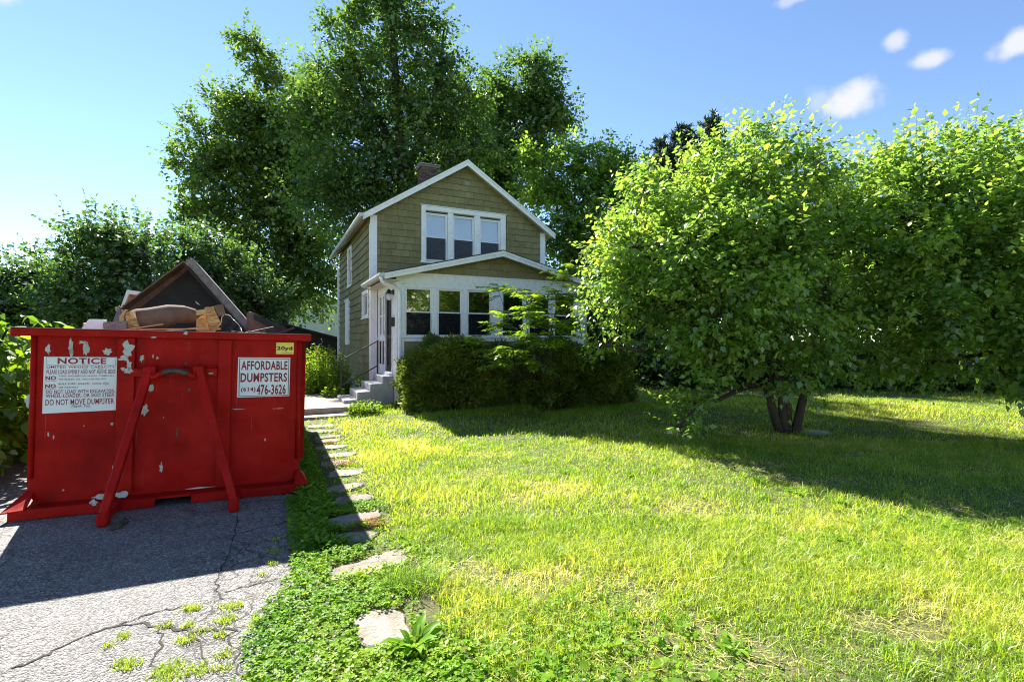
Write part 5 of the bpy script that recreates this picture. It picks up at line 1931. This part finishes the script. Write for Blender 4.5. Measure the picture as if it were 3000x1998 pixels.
for px_, py_, dd in tips:
    tip = at(px_, py_, dd) - o
    mid = tip * np.array([.45, .45, .55]) + r.normal(0, .08, 3)
    mid[2] = max(mid[2], .9)
    wood.tube([np.array([0, .25, .75]) + r.normal(0, .03, 3), mid, tip], [.012, .009, .004], 5)
    for q in range(12):
        a = r.uniform(0, 2 * math.pi)
        dr = np.array([math.cos(a), math.sin(a) - .15, r.uniform(.05, .75)])
        compound(tip + r.normal(0, .06, 3), dr, r.uniform(.28, .55), 8, r, .13)
wood.build('stems', M_bark, root)
fol.build('foliage', LF_ail, root)

# ------------------------------------------------------------------ tall weeds by the walk
def weed_patch(label, cx_, cy_, rx, ry, h, n, size, seed, tm, mat, k=16):
    r = np.random.default_rng(seed)
    root = empty('weed_clump', (cx_, cy_, float(gz(cx_, cy_)))); tag(root, label, 'weeds')
    fol, wood = Foliage(), MB()
    a, q = r.uniform(0, 2 * math.pi, n), r.uniform(0, 1, n) ** .5
    P0 = np.stack([np.cos(a) * q * rx, np.sin(a) * q * ry, np.zeros(n)], -1)
    H_ = h * r.uniform(.7, 1.05, n) * (1 - .25 * q)
    ln = np.stack([r.normal(0, .1, n), r.normal(0, .1, n), np.ones(n)], -1)
    for i in range(n):
        wood.tube([P0[i], P0[i] + ln[i] * H_[i]], [.006, .003], 3)
    for j in range(k):
        f = (j + 1) / k
        az_ = r.uniform(0, 2 * math.pi, n)
        D = unit(np.stack([np.cos(az_), np.sin(az_), r.uniform(.1, .9, n)], -1))
        fol.add(*leaves(P0 + ln * (H_ * f)[:, None], D, unit(np.array([0, 0, 1.0]) + .4 * r.normal(size=(n, 3))), size * r.uniform(.6, 1.2, n) * (1.15 - .6 * f), tm, np.clip(.25 + .6 * f + r.normal(0, .15, n), 0, 1)))
    wood.build('stems', M_stem, root)
    fol.build('foliage', mat, root)


p = at(935, 1180, 14.0)
weed_patch('tall goldenrod weeds standing between walk and dumpster', p[0], p[1] + .3, .75, .6, 1.65, 170, .17, 101, TM_NARROW, LF_weed, 26)
p = at(985, 1150, 13.2)
weed_patch('low broad-leaved weeds beside the steps', p[0] - .1, p[1], .35, .25, .5, 26, .16, 102, TM_OVATE, LF_weed, 7)
p = at(1075, 1110, 14.6)
weed_patch('weeds growing against the house side wall', p[0] - .3, p[1], .35, .3, .75, 26, .14, 103, TM_OVATE, LF_weed, 8)
p = at(1072, 1205, 10.9)
weed_patch('bright weed tuft at the foot of the steps', p[0], p[1], .42, .22, .34, 70, .14, 104, TM_NARROW, LF_weed, 8)

# ------------------------------------------------------------------ neighbours
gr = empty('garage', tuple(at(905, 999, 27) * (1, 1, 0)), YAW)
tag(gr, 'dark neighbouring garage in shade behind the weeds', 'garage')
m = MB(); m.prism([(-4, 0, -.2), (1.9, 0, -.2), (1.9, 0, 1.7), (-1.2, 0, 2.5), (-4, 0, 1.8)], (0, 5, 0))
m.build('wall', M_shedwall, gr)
m = MB()
m.prism([(-1.2, -.2, 2.60), (2.15, -.2, 1.70), (2.15, -.2, 1.60), (-1.2, -.2, 2.50)], (0, 5.4, 0))
m.prism([(-1.2, -.2, 2.60), (-4.2, -.2, 1.82), (-4.2, -.2, 1.72), (-1.2, -.2, 2.50)], (0, 5.4, 0))
m.build('roof', M_roof, gr)
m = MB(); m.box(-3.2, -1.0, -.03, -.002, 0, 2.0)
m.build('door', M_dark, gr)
for x0, nm, lab in ((at(820, 999, 44), 'neighbour_house', 'white sided house glimpsed through the maple leaves'), (at(330, 999, 40), 'neighbour_house', 'white house hidden behind the lilac shrub')):
    nh = empty(nm, (x0[0], x0[1], 0), YAW); tag(nh, lab, 'house')
    m = MB(); m.box(-5, 6, .02, 8, -.2, 4.8); m.prism([(-5, .02, 4.8), (6, .02, 4.8), (.5, .02, 7.2)], (0, 7.98, 0))
    m.build('wall', M_siding, nh)
    for kz in range(28):
        z_ = .3 + kz * .16
        m = MB(); m.prism([(-5, 0, z_), (-5, .018, z_ + .16), (-5, .019, z_ + .16), (-5, .019, z_)], (11, 0, 0))
        m.build('siding_board', M_siding, nh)
    m = MB()
    m.prism([(.5, -.3, 7.4), (6.5, -.3, 4.75), (6.5, -.3, 4.6), (.5, -.3, 7.25)], (0, 8.6, 0)); m.prism([(.5, -.3, 7.4), (-5.5, -.3, 4.75), (-5.5, -.3, 4.6), (.5, -.3, 7.25)], (0, 8.6, 0))
    m.build('roof', M_roof, nh)
    for wx in (-3.2, 2.6):
        m = MB(); m.box(wx, wx + 1.1, -.05, -.001, 1.0, 2.5)
        wv = m.build('window', M_white, nh)
        MB().box(wx + .1, wx + 1.0, -.06, -.051, 1.1, 2.4).build('pane', M_dark, wv)

# ------------------------------------------------------------------ street behind the photographer (lights and shows in the window glass)
def strip(name, ta, tb, z, mat, label):
    m = MB()
    P4 = [lotp(-70, ta), lotp(70, ta), lotp(70, tb), lotp(-70, tb)]
    m.prism([(x, y, -.05) for x, y in P4], (0, 0, z + .05))
    return tag(m.build(name, mat, None), label, None, None, 'structure')


M_walk = pmat('sidewalk_concrete', (.46, .44, .40), (.36, .34, .31), 2, .9, .3, 60)
M_road = pmat('street_asphalt', (.17, .168, .165), (.12, .119, .118), 1.2, .85, .4, 80)
strip('sidewalk', -7.9, -6.5, .06, M_walk, 'concrete sidewalk along the near side of the street')
strip('street', -17.5, -9.4, .02, M_road, 'asphalt street in front of the lot')
strip('far_sidewalk', -20.4, -19.0, .06, M_walk, 'concrete sidewalk along the far side of the street')
for i, (sc_, wd, wm, lab) in enumerate(((-17, 9, (.66, .67, .66), 'pale grey house across the street'), (-3, 10, (.78, .77, .73), 'white house across the street facing the lot'), (12, 9, (.62, .56, .44), 'cream house across the street'))):
    x, y = lotp(sc_, -26)
    nh = empty('street_house', (x, y, 0), YAW + math.pi); tag(nh, lab, 'house')
    mw = pmat('street_house_siding', wm, tuple(c * .88 for c in wm), 2, .7, .1, 30)
    h = wd / 2
    m = MB(); m.box(-h, h, .05, 8, -.2, 5.0); m.prism([(-h, .05, 5), (h, .05, 5), (0, .05, 7.4)], (0, 7.95, 0))
    m.build('wall', mw, nh)
    m = MB()
    m.prism([(0, -.4, 7.62), (h + .4, -.4, 5.0), (h + .4, -.4, 4.85), (0, -.4, 7.45)], (0, 8.8, 0)); m.prism([(0, -.4, 7.62), (-h - .4, -.4, 5.0), (-h - .4, -.4, 4.85), (0, -.4, 7.45)], (0, 8.8, 0))
    m.build('roof', M_roof, nh)
    for wx, wz in ((-h + 1.2, 1.1), (h - 2.3, 1.1), (-h + 1.4, 3.5), (h - 2.5, 3.5)):
        m = MB(); frame_rect(m, wx, wx + 1.1, wz, wz + 1.4, -.02, .06, .09, .09, .09)
        wv = m.build('window', M_white, nh)
        MB().box(wx + .08, wx + 1.02, .02, .03, wz + .08, wz + 1.32).build('pane', M_dark, wv)
    MB().box(-.5, .5, -.02, .06, .1, 2.2).build('door', M_dark, nh)

# trees across the street, seen only in the window glass
for i, (x, y, h) in enumerate(((-4, -24, 9), (16, -13, 10), (24, -10, 9))):
    rr_ = np.random.default_rng(200 + i)
    b = np.array([x, y, 0.0])
    lob = [(x + rr_.normal(0, 1.6), y + rr_.normal(0, 1.2), h * rr_.uniform(.4, .85), 2.2, 2.0, 1.7) for q in range(7)]
    make_tree('street_tree', ['round tree across the street mirrored in porch glass', 'tallest tree across the street opposite the mulberry', 'leafy tree across the street beside the cream house'][i], 'tree', b,
              [([b, b + (0, 0, h * .4), b + (.2, 0, h * .85)], [.25, .2, .06])], lob, LF_mid, M_bark, TM_KITE, 900, 5, .34, .7, seed=210 + i, sub_per=10)
# ------------------------------------------------------------------ lawn
_rn = np.random.default_rng(5)
_W = [(_rn.uniform(-1, 1, 2) * f, _rn.uniform(0, 6.28), a) for f, a in ((.9, 1), (.9, 1), (1.9, .8), (1.9, .8), (3.7, .6), (3.7, .6), (7, .45), (7, .45), (14, .35), (14, .35)) for _ in range(2)]


def patchy(x, y, k=1.0):
    v = 0
    for (w, ph, a) in _W:
        v = v + a * np.sin((w[0] * x + w[1] * y) * k * 1.6 + ph)
    return v / 3.2


def on_stone(x, y, grow=1.0):
    hit = np.zeros(len(x), bool)
    for sx, sy, a, b_ in STONES:
        u = (x - sx) * CA + (y - sy) * SA
        v = -(x - sx) * SA + (y - sy) * CA
        hit |= (np.abs(u) < a * grow) & (np.abs(v) < b_ * grow)
    return hit


def plot_ok(x, y):
    s, t = lot(x, y)
    hs, ht = lot(x - HP[0], y - HP[1])
    ok = ~((hs > -.25) & (hs < 5.5) & (ht > -.05) & (ht < 9.8))
    ok &= ~((hs > -3.05) & (hs < -.95) & (ht > -.84) & (ht < 2.8))
    ok &= ~((hs > -1.25) & (hs < 0.05) & (ht > .15) & (ht < 1.6))
    ok &= ~((hs > .1) & (hs < 5.2) & (ht > -1.5) & (ht < 0))
    return ok


def scatter(n, ymin, ymax, r):
    """points in the ground wedge in front of the camera, margin each side"""
    y = np.sqrt(r.uniform(ymin ** 2, ymax ** 2, n))
    x = r.uniform(-1, 1, n) * (y * 1.06 + 1.4)
    return x, y


def blades(x, y, h, w, r, tone, lean=.45, seg=2):
    """tapered bent blades, one strip of two quads plus tip"""
    n = len(x)
    z_ = gz(x, y) - .005
    a = r.uniform(0, 2 * math.pi, n)
    d = np.stack([np.cos(a), np.sin(a)], -1)
    fa = a + math.pi / 2 + r.normal(0, .6, n)
    wd = np.stack([np.cos(fa), np.sin(fa)], -1) * (w / 2)[:, None]
    L = lean * r.uniform(.15, 1.3, n)
    V = np.empty((n, 5, 3), np.float32)
    for i, (f, wf) in enumerate(((0, 1.0), (.55, .8))):
        off = d * (L * h * f * f)[:, None]
        zz = z_ + h * f * (1 - .18 * L * f)
        V[:, 2 * i, :2] = np.stack([x, y], -1) + off - wd * wf
        V[:, 2 * i + 1, :2] = np.stack([x, y], -1) + off + wd * wf
        V[:, 2 * i, 2] = V[:, 2 * i + 1, 2] = zz
    V[:, 4, :2] = np.stack([x, y], -1) + d * (L * h)[:, None]
    V[:, 4, 2] = z_ + h * (1 - .30 * L)
    b_ = np.arange(n)[:, None] * 5
    T = np.concatenate([b_ + np.array([[0, 1, 3]]), b_ + np.array([[0, 3, 2]]), b_ + np.array([[2, 3, 4]])])
    return V.reshape(-1, 3), T, np.repeat(tone, 5)


def clover_zone(x, y):
    s, t = lot(x, y)
    z = sstep(1.15, .75, s + .22 * patchy(x * 1.7, y * 1.7)) * sstep(.0, .12, s + .05 * patchy(x * 3, y * 3) + .34 * sstep(3.6, 1.6, y) )
    return z


r = np.random.default_rng(301)
fol = Foliage()
for n, ya, yb, hm, wm in ((235000, 1.4, 4.6, .070, .0050), (155000, 4.3, 8.2, .076, .0075), (110000, 8.0, 13.5, .08, .012), (45000, 13.0, 19, .09, .020)):
    x, y = scatter(n, ya, yb, r)
    s, t = lot(x, y)
    cz = clover_zone(x, y)
    pt = patchy(x, y)
    bare = patchy(x * 2.3 + 5, y * 2.3)
    keep = (s > .98 + .12 * patchy(x * 4, y * 4)) | ((s > .26) & (y > 4.0) & (r.uniform(size=n) < .30)) | ((s < -3.2) & (r.uniform(size=n) < .4))
    keep &= r.uniform(size=n) > cz * .8
    keep &= plot_ok(x, y) & ~on_stone(x, y, 1.05)
    thin = sstep(.35, 1.0, bare) * sstep(6.5, 2.5, y) * .75
    keep &= r.uniform(size=n) > thin
    x, y, pt, bare = x[keep], y[keep], pt[keep], bare[keep]
    n = len(x)
    dry = sstep(.15, 1.1, bare) * .35 + sstep(.2, 1.2, patchy(x * .8 + 9, y * .8)) * .22
    tone = np.clip(.40 + .17 * pt + dry * .55 + r.normal(0, .17, n), 0, 1)
    tone = np.where(r.uniform(size=n) < .04 + .10 * dry, r.uniform(.8, 1, n), tone)
    h = hm * r.uniform(.45, 1.25, n) * (1 + .35 * pt - .35 * sstep(.3, 1.1, bare))
    h = np.where(r.uniform(size=n) < .03, h * 1.7, h)
    fol.add(*blades(x, y, np.maximum(h, .02), wm * r.uniform(.6, 1.2, n), r, tone, 1.05))
nc = 150
cx_, cy_ = scatter(nc, 2.0, 9.5, r)
for i in range(nc):
    if lot(cx_[i], cy_[i])[0] < 1.15:
        continue
    n = int(r.integers(25, 90))
    x, y = cx_[i] + r.normal(0, .06, n), cy_[i] + r.normal(0, .05, n)
    k_ = plot_ok(x, y)
    x, y = x[k_], y[k_]
    n = len(x)
    if n:
        fol.add(*blades(x, y, r.uniform(.07, .15, n), np.full(n, .0065), r, np.clip(r.uniform(.0, .4) + r.normal(0, .1, n), 0, 1), 1.0))
tag(fol.build('lawn_grass', LF_grass), 'sunlit yellow-green lawn grass', 'grass', None, 'stuff')

# dead thatch lying between the blades
fol = Foliage()
x, y = scatter(60000, 1.7, 7.5, r)
s, t = lot(x, y)
bare = patchy(x * 2.3 + 5, y * 2.3)
keep = (s > .9) & (r.uniform(size=len(x)) < .12 + .88 * sstep(.2, .8, bare)) & ~on_stone(x, y, 1.0) & plot_ok(x, y)
x, y = x[keep], y[keep]
n = len(x)
a = r.uniform(0, 6.28, n)
fol.add(*leaves(np.stack([x, y, gz(x, y) + r.uniform(.006, .03, n)], -1), np.stack([np.cos(a), np.sin(a), r.normal(0, .15, n)], -1), np.tile([0, 0, 1.0], (n, 1)) + .2 * r.normal(size=(n, 3)), r.uniform(.04, .10, n), (TM_NEEDLE[0] * np.array([1, .5, 1]), TM_NEEDLE[1]), r.uniform(.84, 1, n)))
tag(fol.build('dry_thatch', LF_grass), 'dry straw-coloured thatch lying in the lawn', 'thatch', None, 'stuff')

# clover and small broad leaves
fol = Foliage()
x, y = scatter(88000, 1.7, 5.2, r)
s, t = lot(x, y)
cz = clover_zone(x, y)
isl = sstep(.25, .8, patchy(x * 1.3 + 2, y * 1.3 + 7)) * sstep(4.6, 2.6, y) * sstep(-.9, -.2, x) * .8
isl2 = sstep(1.1, .3, np.hypot(x - .42, (y - 2.55) * 1.2)) * .9
keep = (r.uniform(size=len(x)) < np.maximum.reduce([cz, isl * .3, isl2 * .3])) & ~on_stone(x, y, .92) & plot_ok(x, y)
keep &= (s > .12) | (y < 3.4)
x, y = x[keep], y[keep]
n = len(x)
big = r.uniform(size=n) < .12
hgt = gz(x, y) + r.uniform(.015, .065, n)
a0 = r.uniform(0, 6.28, n)
tone = np.clip(.45 + .25 * patchy(x * 2, y * 2) + r.normal(0, .18, n), 0, 1)
TM_LEAFLET = (np.array([(0, 0, 0), (.55, .42, .10), (1, .22, .05), (.93, 0, .0), (1, -.22, .05), (.55, -.42, .10)], float), np.array([(0, 3, 2, 1), (0, 5, 4, 3)]))
tilt = .35 * r.normal(size=(n, 3)) + np.array([0, 0, 1.0])
for j in range(3):
    a = a0 + j * 2.094
    fol.add(*leaves(np.stack([x, y, hgt], -1), np.stack([np.cos(a), np.sin(a), r.normal(-.1, .2, n)], -1), unit(tilt), np.where(big, .028, .020) * r.uniform(.75, 1.25, n), TM_LEAFLET, tone))
tag(fol.build('clover', LF_clover), 'dense clover carpet along the driveway edge', 'clover', None, 'stuff')

# heart-shaped violet leaves in the near lawn
fol = Foliage()
x, y = scatter(16000, 1.9, 5.5, r)
s, t = lot(x, y)
den = np.maximum(sstep(.35, .9, patchy(x * 1.3 + 2, y * 1.3 + 7)) * sstep(5.5, 3.0, y) * .5, sstep(1.1, .2, np.hypot(x - .40, (y - 2.45) * 1.1)) * .5)
keep = (r.uniform(size=len(x)) < den) & (s > .9) & ~on_stone(x, y, 1.0)
x, y = x[keep], y[keep]
n = len(x)
a = r.uniform(0, 6.28, n)
TM_HEART = (np.array([(0, 0, 0), (-.12, .28, .05), (.25, .50, .09), (.65, .36, .04), (1, 0, -.10), (.65, -.36, .04), (.25, -.50, .09), (-.12, -.28, .05)], float), np.array([(0, 3, 2, 1), (0, 5, 4, 3), (0, 7, 6, 5)]))
fol.add(*leaves(np.stack([x, y, gz(x, y) + r.uniform(.02, .07, n)], -1), np.stack([np.cos(a), np.sin(a), r.normal(-.1, .3, n)], -1), unit(np.array([0, 0, 1.0]) + .35 * r.normal(size=(n, 3))), r.uniform(.022, .048, n), TM_HEART, np.clip(.5 + .2 * patchy(x * 3, y * 3) + r.normal(0, .16, n), 0, 1)))
tag(fol.build('violets', LF_clover), 'heart-shaped violet leaves spreading through the near lawn', 'weeds', None, 'stuff')

# leafy weeds in the shaded strip and between the stones, beyond the clover
fol = Foliage()
n = 13000
t = r.uniform(3.4, 10.6, n)
s = np.where(r.uniform(size=n) < .78, r.uniform(.25, .52, n), r.uniform(.5, 1.05, n))
x, y = s * CA - t * SA, s * SA + t * CA
keep = ~on_stone(x, y, .86) & plot_ok(x, y) & (y > 3.9)
keep &= (s < .5) | (r.uniform(size=n) < .6)
x, y = x[keep], y[keep]
n = len(x)
a = r.uniform(0, 6.28, n)
fol.add(*leaves(np.stack([x, y, gz(x, y) + r.uniform(.0, .08, n) * np.where(x * CA + y * SA > .5, .4, 1)], -1), np.stack([np.cos(a), np.sin(a), r.uniform(.0, .9, n)], -1), unit(np.array([0, 0, 1.0]) + .4 * r.normal(size=(n, 3))), r.uniform(.04, .10, n) * np.where(x * CA + y * SA > .5, .7, 1), TM_NARROW, np.clip(.4 + r.normal(0, .2, n), 0, 1)))
tag(fol.build('strip_weeds', LF_clover), 'leafy weeds in the strip between driveway and flagstones', 'weeds', None, 'stuff')

# clover blossoms
fol = Foliage()
x, y = scatter(900, 2.2, 5.2, r)
keep = (r.uniform(size=len(x)) < clover_zone(x, y) * .22) & ~on_stone(x, y, 1)
x, y = x[keep], y[keep]
for i in range(len(x)):
    n = 26
    dd = rand_dir(n, r)
    dd[:, 2] = np.abs(dd[:, 2])
    fol.add(*leaves(np.tile([x[i], y[i], float(gz(x[i], y[i])) + .075], (n, 1)), dd, rand_dir(n, r), np.full(n, .013), TM_NARROW, np.full(n, r.uniform(.2, 1))))
M_bloss = leafmat('clover_blossom', [(0, (.55, .42, .40)), (1, (.75, .73, .66))], (1, 1, 1), .3, .03)
tag(fol.build('clover_blossoms', M_bloss), 'small white clover blossoms above the clover', 'flowers', None, 'stuff')

# ------------------------------------------------------------------ single weeds
def rosette(name, label, x, y, n, L, wide, seed, group, mat=LF_weed, rise=.55):
    r = np.random.default_rng(seed)
    root_z = float(gz(x, y))
    fol = Foliage()
    a = np.arange(n) * 2.4 + r.normal(0, .2, n)
    e = r.uniform(.15, 1, n) * rise
    D = np.stack([np.cos(a), np.sin(a), e], -1)
    tm = (np.array([(0, .03, 0), (0, -.03, 0), (.35, .17, .05), (.35, -.17, .05), (.35, 0, .0), (.75, .15, .02), (.75, -.15, .02), (.75, 0, -.04), (1, 0, -.16)], float) * np.array([1, wide, 1]),
          np.array([(0, 1, 4), (1, 3, 4), (0, 4, 2), (2, 4, 7), (2, 7, 5), (4, 3, 6), (4, 6, 7), (5, 7, 8), (7, 6, 8)]))
    fol.add(*leaves(np.tile([0, 0, .01], (n, 1)), D, unit(np.array([0, 0, 1.0]) + .15 * r.normal(size=(n, 3))), L * r.uniform(.6, 1.1, n), tm, np.clip(.45 + r.normal(0, .2, n), 0, 1)))
    o = fol.build(name, mat)
    o.location = (x, y, root_z)
    return tag(o, label, 'weed', group)


rosette('dock_weed', 'large broad-leaved dock plant beside the nearest pale flagstone', -.53, 2.66, 22, .20, .85, 1, None, LF_clover, .9)
for i, (px_, py_, L) in enumerate(((1440, 1930, .13), (1610, 1975, .14), (1330, 1960, .14), (1760, 1880, .11), (2480, 1590, .13), (1850, 1390, .15), (1900, 1480, .13), (2330, 1440, .16), (1650, 1560, .13), (2150, 1900, .11), (2450, 1470, .15), (2860, 1620, .12))):
    dd = EYE * F_PX / (py_ - CY_PX)
    rosette('plantain_weed', 'small plantain weed growing flat in the lawn', (px_ - CX_PX) / F_PX * dd, dd, 9 + i % 5, L, 1.0 + .2 * (i % 3), 300 + i, 'plantain weeds in the lawn', LF_clover, .45)


def tuft(name, label, x, y, rad, n, h, seed, group, zoff=.02, mat=LF_grass, tlo=.3, thi=.75, cat='grass tuft'):
    r = np.random.default_rng(seed)
    a, q = r.uniform(0, 6.28, n), r.uniform(0, 1, n) ** .6 * rad
    px_, py_ = x + np.cos(a) * q * 1.3, y + np.sin(a) * q
    V, T, tn = blades(px_, py_, h * r.uniform(.5, 1.2, n), np.full(n, .0045), r, r.uniform(tlo, thi, n), 1.3)
    V[:, 2] += zoff - gz(x, y)
    V[:, 0] -= x
    V[:, 1] -= y
    o = np_mesh(name, V, T, mat, None, tn)
    o.location = (x, y, float(gz(x, y)))
    return tag(o, label, cat, group)


for i, (zx, zy, rr_, n) in enumerate(((1315, 880, .085, 200), (1590, 860, .09, 190), (1565, 950, .085, 170), (1150, 1000, .05, 80), (1295, 1000, .045, 70), (1280, 1095, .07, 120), (1520, 1055, .05, 80), (860, 1075, .05, 80), (745, 1140, .04, 50), (870, 1270, .09, 220), (1180, 1275, .085, 170), (1390, 1290, .09, 170), (1540, 1190, .055, 90),
                                      (1555, 1280, .045, 60), (1880, 570, .05, 70), (1905, 400, .06, 70), (1890, 485, .07, 80), (1810, 640, .05, 50), (1150, 1340, .12, 240), (1760, 950, .05, 60), (1745, 1000, .05, 60), (1400, 1030, .06, 60), (1860, 1020, .06, 60))):
    px_, py_ = zx / 2.355, 1400 + zy / 2.355
    dd = (EYE - .05) * F_PX / (py_ - CY_PX)
    tuft('grass_tuft', 'small grass tuft sprouting from a driveway crack', (px_ - CX_PX) / F_PX * dd, dd, rr_ * .62, int(n * .8), .038, 400 + i, 'grass tufts in the driveway cracks', .018)['label'] = 'sparse grass tuft in a driveway crack inside the dumpster shadow' if 300 < zy < 520 else ('thick wide grass tuft sprouting from broken asphalt' if n > 180 else 'small grass tuft sprouting from a driveway crack')
# long grass clump and dry orange tufts by the stones
tuft('grass_clump', 'long arching grass clump at the path edge', -.66, 3.35, .16, 420, .20, 450, None, .0, LF_grass, .1, .5)
tuft('grass_clump', 'dark long grass clump deeper in the lawn', -.12, 4.5, .2, 300, .15, 451, None, .0, LF_grass, .0, .4)
for i, (x, y, rad, lab) in enumerate(((-1.26, 4.46, .09, 'orange-brown dry straw tuft on a shaded flagstone'), (-2.26, 6.62, .13, 'orange-brown dry straw heap across the flagstones'), (-2.9, 7.9, .07, 'small rusty straw wisp by the far flagstones'))):
    tuft('straw_tuft', lab, x, y, rad, 420, .055, 460 + i, None, .02, M_straw, cat='straw')
# fringe of uncut grass along the yews and the walk
fol = Foliage()
n = 9000
f = r.uniform(0, 1, n)
seg = r.integers(0, 3, n)
hs = np.where(seg == 0, -.9 + .9 * f, np.where(seg == 1, .0 + 2.7 * f, 2.5 + 2.9 * f))
ht = np.where(seg == 0, -.1 - .25 * r.uniform(size=n), np.where(seg == 1, -1.72 - .25 * np.abs(r.normal(size=n)), -2.75 - .25 * np.abs(r.normal(size=n))))
x, y = HP[0] + hs * CA - ht * SA, HP[1] + hs * SA + ht * CA
V, T, tn = blades(x, y, r.uniform(.06, .17, n), np.full(n, .010), r, r.uniform(.15, .65, n), .7)
fol.add(V, T, tn)
tag(fol.build('edge_grass', LF_grass), 'longer uncut grass along the yews and porch corner', 'grass', None, 'stuff')
